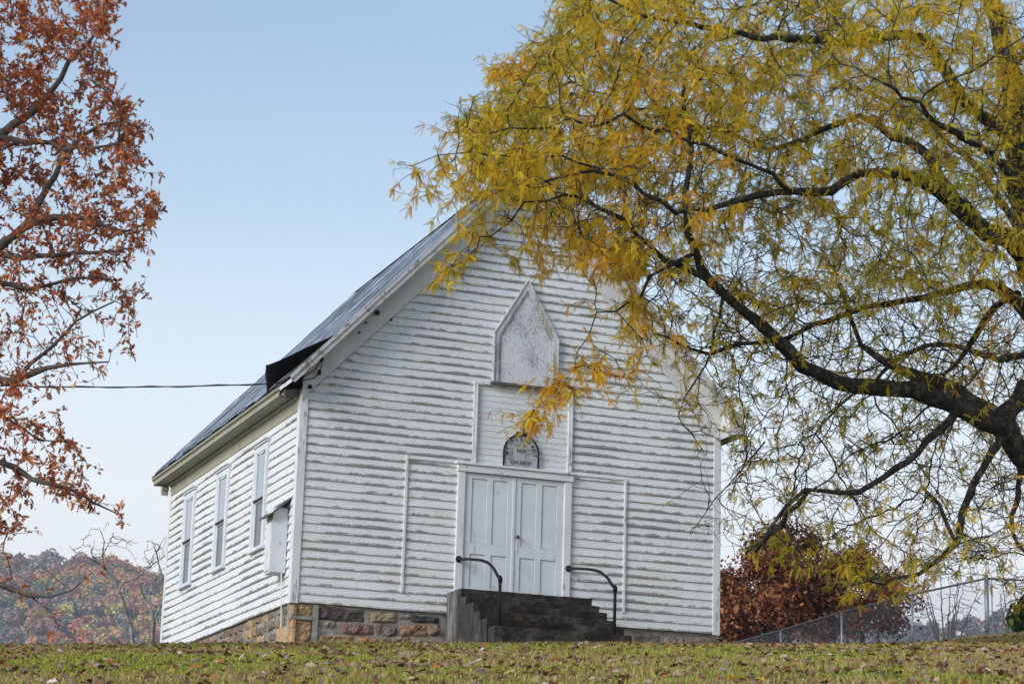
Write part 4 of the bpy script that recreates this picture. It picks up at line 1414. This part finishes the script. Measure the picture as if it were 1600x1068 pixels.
# lobed oak leaf: centre strip with pointed lobes
half = [(0, .004), (.02, .012), (.035, .034), (.05, .014), (.068, .046), (.085, .016), (.105, .036), (.118, .012), (.145, .0)]
tv_, tf_ = [], []
for sg_ in (-1, 1):
    b = len(tv_)
    for x, y in half: tv_.append((x, 0, -.7*x*x))
    for x, y in half: tv_.append((x+y*.35, sg_*y, -.7*x*x+.35*y))
    n_ = len(half)
    for k in range(n_-1): tf_.append((b+k, b+k+1, b+n_+k+1, b+n_+k))
OAK_V, OAK_F = np.array(tv_), np.array(tf_)
tipn = np.repeat(np.concatenate(tipn), 3, 0)
cand = np.concatenate([nodes[0][0], nodes[1][0], P[ch], tipn+.05*rng.normal(size=tipn.shape)])
cdir = np.concatenate([nodes[0][1], nodes[1][1], dirs, unit(rng.normal(size=tipn.shape)+np.array([.6, 0, 0]))])
cr_ = np.concatenate([np.zeros(sel.sum()*2), rad[ch], np.zeros(len(tipn))])
px = to_px(cand)
dens = np.where(px[:, 1] < 380, 1.25, np.where(px[:, 1] < 600, .98, 1.15))
cl = fbm(cand[:, 0]*1.3+cand[:, 1]*.4, cand[:, 2]*1.3+cand[:, 1]*.6, 61, 2)
cnt = rng.poisson(dens*np.clip((cl-.2)*2.6, .08, 1.6)*(cr_ < .012)*6.8)
ix = np.repeat(np.arange(len(cand)), cnt)
X = unit(.8*cdir[ix]+.9*rng.normal(size=(len(ix), 3))+np.array([0, 0, -.15]))
V, F = place(OAK_V, OAK_F, cand[ix]+.02*rng.normal(size=(len(ix), 3)), X, .30+.36*rng.random(len(ix)), rng.normal(size=len(ix))*1.2)
curl = np.repeat(rng.normal(size=(len(ix), 3))*np.array([1, 1, 1.6]), len(OAK_V), 0)
dd = np.linalg.norm(V-np.repeat(cand[ix], len(OAK_V), 0), axis=1)
V += curl*2.2*(dd**2)[:, None]
tint = pick([(.56, .175, .065), (.43, .115, .05), (.64, .24, .07), (.26, .07, .038), (.66, .32, .08)], len(ix), [4, 3, 2.5, 2, .8])
mesh_np('crown', V, F, M_OAKLEAF, oak, tint=np.repeat(np.clip(tint, .01, .8), len(OAK_V), 0))
print('oak nodes', len(P), 'leaves', len(ix))


# --- smaller background trees ------------------------------------------------------------------
def blob(center, radii, n_, flat=0.2):
    d_ = unit(rng.normal(size=(n_, 3)))
    d_[:, 2] = np.where(d_[:, 2] < -flat, -d_[:, 2]*.5, d_[:, 2])
    return np.asarray(center)+d_*np.asarray(radii)*(rng.random((n_, 1))**.4)


CLUMP_V = np.array([(0, -.35, 0), (.5, -.5, .08), (1, 0, 0), (.5, .5, -.05)])
CLUMP_F = np.array([(0, 1, 2, 3)])


def leafy_tree(name, px_, base_y, D, lobes, label, cat, pal_, wts, nleaf, size, bark, step=.35, group=None, bare=False, trunk_r=.16, tip=.008, transl=M_CROWN, jitc=.2):
    """lobes: (px, py, rx, ry in photo pixels) of the crown; everything is put at depth D with a depth of its own"""
    b = at(px_, base_y, D)
    bz = float(ground_z(b[0], b[1]))
    root = empty(name, (b[0], b[1], bz), label, cat, group)
    k = D/FPX
    A_, L_ = [], []
    for lx, ly, rx, ry in lobes:
        c = at(lx, ly, D+random.uniform(-.3, .3)*rx*k)
        r3 = np.array([rx*k, rx*k, ry*k])
        A_.append(blob(c, r3*.95, max(40, int(rx*ry*.08)))); L_.append((c, r3))
    A_ = np.concatenate(A_)
    top_c = np.mean([c for c, _ in L_], 0)
    z0 = bz-.2
    tr = catmull([(b[0], b[1], z0, trunk_r), (b[0]*.6+top_c[0]*.4+random.uniform(-.1, .1), b[1]*.6+top_c[1]*.4, z0+(top_c[2]-z0)*.5, trunk_r*.7),
                  (top_c[0], top_c[1], top_c[2], trunk_r*.35)], step*.6)
    m_ = MB(); limb_tube(m_, tr, 7); m_.build('trunk', bark, root, smooth_shade=True)
    P_, par_ = grow(tr[len(tr)//4:, :3], A_, step*.6, step*5, step*.8, iters=60, jit=.35)
    rd = np.minimum(pipe(par_, tip, 2.3), trunk_r*.5)
    c_ = np.where(par_ >= 0)[0]
    pp = [segs(P_[par_[c_]], P_[c_], np.minimum(rd[par_[c_]], rd[c_]*1.3), rd[c_], 4)]
    dr = unit(P_[c_]-P_[par_[c_]])
    tw_, nd = side_twigs(P_[c_], dr, step*(.4+.8*rng.random(len(c_))), 2, .4, .6)
    for q_, (a_, b_) in enumerate(tw_):
        pp.append(segs(a_, b_, np.full(len(a_), tip*.8), np.full(len(a_), tip*.55), 3))
    V_, F_ = merge(pp)
    mesh_np('branches', V_, F_, bark, root)
    if not bare:
        pc = np.concatenate([nd[0][0], nd[1][0], P_[c_]])
        ix_ = rng.choice(rng.choice(len(pc), max(8, len(pc)//(6 if size > .105 else 2)), replace=False), nleaf)
        q0 = pc[ix_]+step*.45*rng.normal(size=(nleaf, 3))
        X_ = unit(rng.normal(size=(nleaf, 3))+np.array([0, 0, -.2]))
        V_, F_ = place(CLUMP_V, CLUMP_F, q0, X_, size*(.6+.8*rng.random(nleaf)), rng.random(nleaf)*6.28)
        cz = fbm(pc[ix_, 0]*.9, pc[ix_, 2]*.9+pc[ix_, 1]*.5, random.randint(0, 999), 2)
        t_ = pick(pal_, nleaf, wts, jitc)*(.35+1.3*cz[:, None])
        mesh_np('crown', V_, F_, transl, root, tint=np.repeat(np.clip(t_, .008, .8), 4, 0))
    return root


RED = [(.20, .066, .032), (.10, .034, .022), (.28, .10, .042), (.30, .15, .09), (.33, .17, .055)]
leafy_tree('red_oak', 1190, 1004, 72, [(1215, 868, 34, 36), (1262, 852, 24, 24), (1176, 895, 36, 32), (1290, 905, 30, 34), (1138, 915, 30, 36), (1232, 925, 46, 36),
                                    (1160, 955, 52, 36), (1272, 958, 44, 36), (1120, 975, 46, 28), (1215, 985, 70, 28)],
           'broad russet oak standing just right of the church behind the fence', 'tree', RED, [4, 3, 3, 2, 1], 24000, .115, M_BARK_OAK, step=.5, trunk_r=.22)
leafy_tree('red_oak', 1345, 1004, 78, [(1330, 900, 42, 50), (1372, 930, 40, 46), (1340, 960, 55, 40), (1385, 975, 30, 34), (1310, 985, 50, 28)],
           'thinner reddish oak with sky showing through, right of the broad russet one', 'tree', RED, [3, 3, 4, 3, 2], 11000, .11, M_BARK_OAK, step=.5, trunk_r=.15)
leafy_tree('low_shrub', 1596, 996, 44, [(1600, 975, 22, 20), (1618, 962, 26, 28), (1640, 980, 30, 22)],
           'low green shrub at the far right edge of the lawn', 'shrub', [(.05, .10, .02), (.08, .13, .03), (.03, .06, .015), (.12, .13, .03)], [3, 2, 2, 1], 2600, .10, M_BARK_OAK, step=.14, trunk_r=.02, tip=.004)


def sparse_tree(name, D, limbs, label, attract, natt, bark, step=.22, tip=.006):
    b = at(limbs[0][0][0], limbs[0][0][1], D)
    bz = float(ground_z(b[0], b[1]))
    root = empty(name, (b[0], b[1], bz), label, 'tree', 'bare trees beside the far church corner')
    m_ = MB(); sd_ = []
    for i, L in enumerate(limbs):
        p4 = [R4(x, y, D+random.uniform(-.25, .25)*(j > 0), r_*.62) for j, (x, y, r_) in enumerate(L)]
        if i == 0: p4 = [(b[0], b[1], bz-.15, L[0][2]*.75)]+p4
        c = catmull(p4, .12); limb_tube(m_, c, 7); sd_.append(c[:, :3])
    A_ = np.concatenate([at_many(p_, D-1.2+2.4*rng.random(len(p_))) for p_ in [sample_poly(attract, natt)]])
    P_, par_ = grow(np.concatenate(sd_), A_, step*.6, step*6, step, iters=50, jit=.4)
    rd = np.minimum(pipe(par_, tip, 2.3), .03)
    c_ = np.where(par_ >= 0)[0]
    V_, F_ = segs(P_[par_[c_]], P_[c_], np.minimum(rd[par_[c_]], rd[c_]*1.3), rd[c_], 4)
    m_.add(V_.tolist(), F_.tolist())
    m_.build('trunk', bark, root, smooth_shade=True)


sparse_tree('bare_tree', 52, [[(207, 1003, .085), (203, 975, .08), (193, 945, .075), (186, 925, .07), (180, 905, .055), (165, 890, .045), (155, 880, .04), (135, 870, .03), (118, 862, .02), (108, 852, .012)],
                              [(186, 925, .05), (190, 912, .045), (215, 900, .035), (240, 880, .025), (258, 868, .015)],
                              [(165, 890, .035), (160, 868, .03), (163, 845, .02), (155, 825, .012)], [(160, 868, .02), (172, 845, .015), (178, 832, .008)]],
            'leaning bare tree with mottled pale trunk left of the church', [(105, 845), (150, 820), (185, 830), (262, 850), (255, 900), (190, 930), (150, 890)], 120, M_BARK_PALE)
sparse_tree('bare_tree', 56, [[(238, 1003, .075), (240, 975, .07), (237, 955, .06), (229, 940, .045), (222, 925, .03), (215, 905, .015)],
                              [(240, 970, .045), (247, 955, .04), (254, 940, .03), (262, 925, .02)], [(255, 905, .05), (248, 880, .03), (244, 862, .025), (238, 845, .012)],
                              [(244, 862, .02), (254, 845, .012), (258, 838, .008)]],
            'bare pale tree almost hidden by the rear corner of the church', [(225, 840), (268, 835), (268, 990), (232, 985), (210, 900)], 110, M_BARK_PALE)


def bare_bush(px_, D, w_, top_y, nst, label):
    b = at(px_, 1004, D); bz = float(ground_z(b[0], b[1]))
    root = empty('bare_bush', (b[0], b[1], bz), label, 'bush')
    m_ = MB(); sd_ = []
    for i in range(nst):
        f_ = (i+.5)/nst*2-1+random.uniform(-.15, .15)
        ty = top_y+abs(f_)*45+random.uniform(0, 30)
        e_ = at(px_+f_*w_, ty, D+random.uniform(-.8, .8))
        c = catmull([(b[0]+.06*f_, b[1]+random.uniform(-.05, .05), bz-.1, .028), (*(np.array([b[0], b[1], bz])*.55+e_*.45+np.array([.12*f_, 0, .25])), .018), (*e_, .006)], .12)
        c[1:-1, :3] += .012*rng.normal(size=(len(c)-2, 3))
        limb_tube(m_, c, 6); sd_.append(c[3:, :3])
    A_ = at_many(sample_poly([(px_-w_*1.2, top_y+60), (px_-w_*.6, top_y), (px_+w_*.6, top_y-6), (px_+w_*1.2, top_y+50), (px_+w_, 1000), (px_-w_, 1000)], 260), D-1+2*rng.random(260))
    P_, par_ = grow(np.concatenate(sd_), A_, .14, 1.4, .2, iters=50, jit=.4)
    rd = np.minimum(pipe(par_, .008, 2.3), .018); c_ = np.where(par_ >= 0)[0]
    V_, F_ = segs(P_[par_[c_]], P_[c_], rd[c_], rd[c_], 4)
    m_.add(V_.tolist(), F_.tolist())
    m_.build('stems', M_BARK_OAK, root, smooth_shade=True)


bare_bush(1478, 63, 52, 868, 9, 'bare leafless bush seen through the chain link fence, left of its corner post')
bare_bush(1585, 63, 40, 905, 7, 'bare brown bush at the right edge behind the fence')

# ---------------------------------------------------------------- chain link fence
FP = [(1100, 1016, 66), (1150, 1003, 63.5), (1220, 984, 60.5), (1315, 956, 57.5), (1425, 928, 54.6), (1541, 903, 52)]
fence = None
tops = [at(x, y, d_) for x, y, d_ in FP]
fz = lambda p: min(float(ground_z(p[0], p[1])), p[2]-1.40)
tops2 = [tops[-1]+np.array([1.0, -.25, .0])*s_ for s_ in (0, 2.6, 5.2)]
for i, p in enumerate(tops2): p[2] = tops[-1][2]+.005*i-.0
ft = tops[3]
fence = empty('chain_link_fence', (ft[0], ft[1], fz(ft)), 'galvanised chain link fence with dark top rail running uphill right of the church', 'fence')
for i, p in enumerate(tops+tops2[1:]):
    mb = MB(); r_ = .05 if i == 5 else .03
    mb.tube([(p[0], p[1], fz(p)-.3), (p[0], p[1], p[2]+(.05 if i == 5 else -.01))], r_, 8)
    if i == 5: mb.tube([(p[0], p[1], p[2]+.05), (p[0], p[1], p[2]+.08), (p[0], p[1], p[2]+.10)], [.055, .045, .015], 8)
    mb.build('post', M_GALV, fence, smooth_shade=True)
mb = MB(); q_ = tops[-1]+np.array([.12, -.03, 0]); mb.tube([(q_[0], q_[1], fz(q_)-.3), (q_[0], q_[1], q_[2]-.02)], .014, 6); mb.build('tension_bar', M_GALV, fence)
mb = MB(); mb.tube(tops, .024, 8); mb.build('top_rail', M_GALV_DARK, fence, smooth_shade=True)
mb = MB(); mb.tube(tops2, .024, 8); mb.build('top_rail', M_GALV_DARK, fence, smooth_shade=True)
P0s, P1s = [], []
for line in (tops, tops2):
    for a, b in zip(line[:-1], line[1:]):
        Ln = np.linalg.norm((b-a)[:2])
        hgt = 1.36
        n_ = int(Ln/.062)
        for k in range(-int(hgt/.062), n_):
            for sgn in (1, -1):
                u0 = k*.062; u1 = u0+hgt
                v0, v1 = 0.0, hgt
                if u0 < 0: v0 += -u0; u0_ = 0
                else: u0_ = u0
                u1_ = min(u1, Ln); v1 -= (u1-u1_)
                if v1-v0 < .02: continue
                if sgn < 0: va, vb = hgt-v0, hgt-v1
                else: va, vb = v0, v1
                f = lambda u_, v_: a+(b-a)*(u_/Ln)+np.array([0, 0, v_-hgt-.02])
                P0s.append(f(u0_, va)); P1s.append(f(u1_, vb))
P0s, P1s = np.array(P0s), np.array(P1s)
V, F = segs(P0s, P1s, np.full(len(P0s), .0019), np.full(len(P0s), .0019), 3)
mesh_np('wire_mesh', V, F, M_GALV, fence)

# ---------------------------------------------------------------- lawn: blades and fallen leaves
def scatter(n_, t0, t1, sw):
    t_ = t0+(t1-t0)*rng.random(n_)**.9
    s_ = (rng.random(n_)*2-1)*(t_*.255+sw)
    x = CAM[0]+t_*FW2[0]+s_*RT2[0]; y = CAM[1]+t_*FW2[1]+s_*RT2[1]
    bad = (x > -.02) & (x < W+.05) & (y > .02) & (y < LEN)
    bad |= (x > SX0-.02) & (x < SX1+.08) & (y > -2.36) & (y < 0)
    x, y = x[~bad], y[~bad]
    return x, y, ground_z(x, y)


x, y, z = scatter(440000, 16.0, 46.0, 3.5)
n_ = len(x)
hgt = (.020+.038*rng.random(n_))*(.45+1.1*fbm(x*1.6, y*1.6, 71))
near = np.minimum(np.minimum(np.abs(y), np.abs(x))+9*((x < -.6) | (x > W+.5)), 9)
hgt = hgt*(1+1.1*np.exp(-(np.maximum(near, 0)/.22)**2)*rng.random(n_))
az = rng.random(n_)*6.283
lean = .25+.6*rng.random(n_)
wd_ = .0035+.003*rng.random(n_)
dx, dy = np.cos(az), np.sin(az)
b0 = np.stack([x-dy*wd_, y+dx*wd_, z-.004], 1); b1 = np.stack([x+dy*wd_, y-dx*wd_, z-.004], 1)
mx_ = np.stack([x+dx*hgt*lean*.35, y+dy*hgt*lean*.35, z+hgt*.62], 1)
m0 = mx_+np.stack([-dy*wd_*.8, dx*wd_*.8, 0*z], 1); m1 = mx_-np.stack([-dy*wd_*.8, dx*wd_*.8, 0*z], 1)
tp = np.stack([x+dx*hgt*lean, y+dy*hgt*lean, z+hgt], 1)
V = np.stack([b0, b1, m1, m0, tp], 1).reshape(-1, 3)
k5 = np.arange(n_)[:, None]*5
T3 = np.concatenate([k5+np.array([[0, 1, 2]]), k5+np.array([[0, 2, 3]]), k5+np.array([[3, 2, 4]])])
t_, s_ = ts(x, y)
dry = fbm(x*.55, y*.55, 81)*.75+.25*vnoise(x*3.1, y*3.1, 90)+.16*smooth(s_/t_, -.1, .2)+.12*rng.normal(size=n_)
g0 = pick([(.21, .24, .03), (.28, .29, .045), (.15, .18, .025), (.38, .34, .06)], n_, [3, 3, 2, 1.5], .15)
g1 = pick([(.38, .27, .11), (.30, .20, .09), (.46, .33, .15), (.20, .14, .06)], n_, [3, 3, 2, 2], .15)
fdry = smooth(dry, .43, .73)[:, None]
tint = np.clip(1.55*(g0*(1-fdry)+g1*fdry), .01, .7)
props(mesh_np('grass', V, T3, M_GRASS, tint=np.repeat(tint, 5, 0)), kind='stuff',
      label='short lawn of green and straw coloured grass in front of the church', cat='grass')

LV_, LF_ = [], []
ol = [(-.5, 0), (-.25, .22), (-.05, .16), (.1, .34), (.25, .15), (.5, 0), (.25, -.15), (.1, -.34), (-.05, -.16), (-.25, -.22)]
for u, v_ in ol: LV_.append((u, v_, .16*abs(v_)*2+.12*u*u))
LV_.append((0, 0, 0))
LEAF2_V = np.array(LV_); LEAF2_F = np.array([(i, (i+1) % 10, 10) for i in range(10)])
x, y, z = scatter(9500, 16.0, 42.0, 3.5)
# drifts
cx2, cy2, _ = scatter(210, 17.0, 36.0, 1.0)
rep = rng.integers(4, 16, len(cx2))
x = np.r_[x, np.repeat(cx2, rep)+.16*rng.normal(size=rep.sum())]; y = np.r_[y, np.repeat(cy2, rep)+.12*rng.normal(size=rep.sum())]
bad = (x > SX0-.1) & (x < SX1+.12) & (y > -2.45)
x, y = x[~bad], y[~bad]
z = ground_z(x, y)+.018+.03*rng.random(len(x))
n_ = len(x)
X = unit(np.stack([rng.normal(size=n_), rng.normal(size=n_), .35*rng.normal(size=n_)], 1))
V, F = place(LEAF2_V, LEAF2_F, np.stack([x, y, z], 1), X, .055+.06*rng.random(n_), rng.normal(size=n_)*.5)
tint = pick([(.20, .10, .05), (.28, .19, .15), (.36, .28, .24), (.12, .05, .025), (.42, .27, .05), (.30, .09, .03)], n_, [4, 4, 2.5, 3, .7, 1.2], .2)
props(mesh_np('fallen_leaves', V, F, M_DEADLEAF, tint=np.repeat(np.clip(tint*1.2, .01, .8), 11, 0)), kind='stuff',
      label='brown and pinkish dead leaves scattered over the lawn', cat='leaves')

# ---------------------------------------------------------------- far wooded hills
HPX = np.array([-1500, -600, -200, 0, 60, 130, 180, 225, 258, 330, 500, 900, 1300, 1420, 1500, 1600, 1800, 2300])
HPY = np.array([830, 850, 868, 880, 882, 884, 892, 905, 916, 940, 975, 990, 996, 1003, 996, 975, 930, 900])
hr_ = np.array([ray(a, b) for a, b in zip(HPX, HPY)])
h_t = hr_[:, :2] @ FW2; h_s = hr_[:, :2] @ RT2
HA, HS = h_s/h_t, hr_[:, 2]/h_t                    # azimuth tangent and elevation slope of the skyline
T0, T1 = 640.0, 1250.0


def hill_z(t_, a_):
    crest = np.interp(a_, HA, HS)*T1
    f = smooth(t_, T0, T1+120)
    base = -70.0
    zz_ = base+(crest-base)*np.clip((t_-T0)/(T1-T0), 0, 1)**1.15
    zz_ = zz_+(8*(fbm(t_*.012+50, a_*9+50, 13, 3)-.5))*np.clip((t_-T0)/200, 0, 1)
    return CAM[2]+np.where(t_ > T1, zz_-(t_-T1)*.35, zz_)


tv = np.concatenate([np.linspace(T0, T1, 34), np.linspace(T1+30, T1+400, 8)])
av = np.linspace(-.62, .62, 130)
tg, ag = np.meshgrid(tv, av, indexing='ij')
zg = hill_z(tg, ag)
V = np.stack([CAM[0]+tg*FW2[0]+ag*tg*RT2[0], CAM[1]+tg*FW2[1]+ag*tg*RT2[1], zg], -1).reshape(-1, 3)
ns = len(av); ii = (np.arange(len(tv)-1)[:, None]*ns+np.arange(ns-1)[None]).ravel()
props(mesh_np('far_hill', V, np.stack([ii, ii+1, ii+ns+1, ii+ns], 1)[:, ::-1], M_HILL, smooth_shade=True), kind='structure')
# crowns of the wood: one mass of many small leaf clumps
nt_ = 5600
t_ = np.sqrt(900**2+(1275**2-900**2)*rng.random(nt_))
a_ = np.where(rng.random(nt_) < .62, -.34+.24*rng.random(nt_), .02+.32*rng.random(nt_))
zb = hill_z(t_, a_)
rr = 2.5+2.0*rng.random(nt_)
hh = rr*(1.0+.5*rng.random(nt_))
NQ = 100
d_ = unit(rng.normal(size=(nt_, NQ, 3)))
d_[..., 2] = np.where(d_[..., 2] < -.3, -d_[..., 2], d_[..., 2])
rj = .78+.35*rng.random((nt_, NQ, 1))
pos = np.stack([CAM[0]+t_*FW2[0]+a_*t_*RT2[0], CAM[1]+t_*FW2[1]+a_*t_*RT2[1], zb+hh*.75+1.5], 1)
Q = pos[:, None]+d_*rj*np.stack([rr, rr, hh], 1)[:, None]
big = fbm(a_*40+7, t_*.02, 101, 2)
low = np.clip((1180-t_)/230, 0, 1)
right = smooth(a_, -.22, -.15)*(a_ < 0)
warm = (a_ < 0)*np.clip(.42+.55*right+.35*low*right+.9*(big-.5), 0, 1)
cool = np.array([(.10, .085, .085), (.07, .075, .05), (.12, .10, .09), (.05, .062, .035), (.17, .09, .06)])[rng.choice(5, nt_, p=[.32, .24, .2, .12, .12])]
hot = np.array([(.26, .11, .045), (.30, .16, .05), (.19, .075, .05), (.12, .10, .05), (.27, .075, .05), (.18, .11, .07)])[rng.choice(6, nt_, p=[.26, .15, .12, .22, .07, .18])]
c = 3.4*np.where((rng.random(nt_) < warm)[:, None], hot, cool)*np.where(a_ > 0, .8, 1.0)[:, None]*(.75+.5*rng.random((nt_, 1)))
c = np.repeat(np.minimum(c, .66), NQ, 0)*(1+.10*rng.normal(size=(nt_*NQ, 1)))
V, F = place(CLUMP_V-np.array([.5, 0, 0]), CLUMP_F, Q.reshape(-1, 3), unit(np.cross(d_, rng.normal(size=d_.shape))).reshape(-1, 3), 1.1+1.3*rng.random(nt_*NQ), .5*rng.normal(size=nt_*NQ))
props(mesh_np('hillside_forest', V, F, M_CROWN, tint=np.repeat(np.clip(c, .01, .8), 4, 0)), kind='stuff',
      label='far hillside wood in faded orange, red and grey autumn colours', cat='forest')

# ---------------------------------------------------------------- air
hz = MB()
hz.box(-2600, 2600, -400, 3200, -220, 300)
m = NT('pale_air')
m.t.nodes.remove(m.b)
pv = m.n('VolumePrincipled', Density=0.00024, Anisotropy=0.0)
pv.inputs['Color'].default_value = (.72, .82, .96, 1)
m.l(pv.outputs[0], m.out.inputs['Volume'])
props(hz.build('haze', m.m), kind='stuff', label='thin bluish autumn haze in front of the far hills', cat='haze')
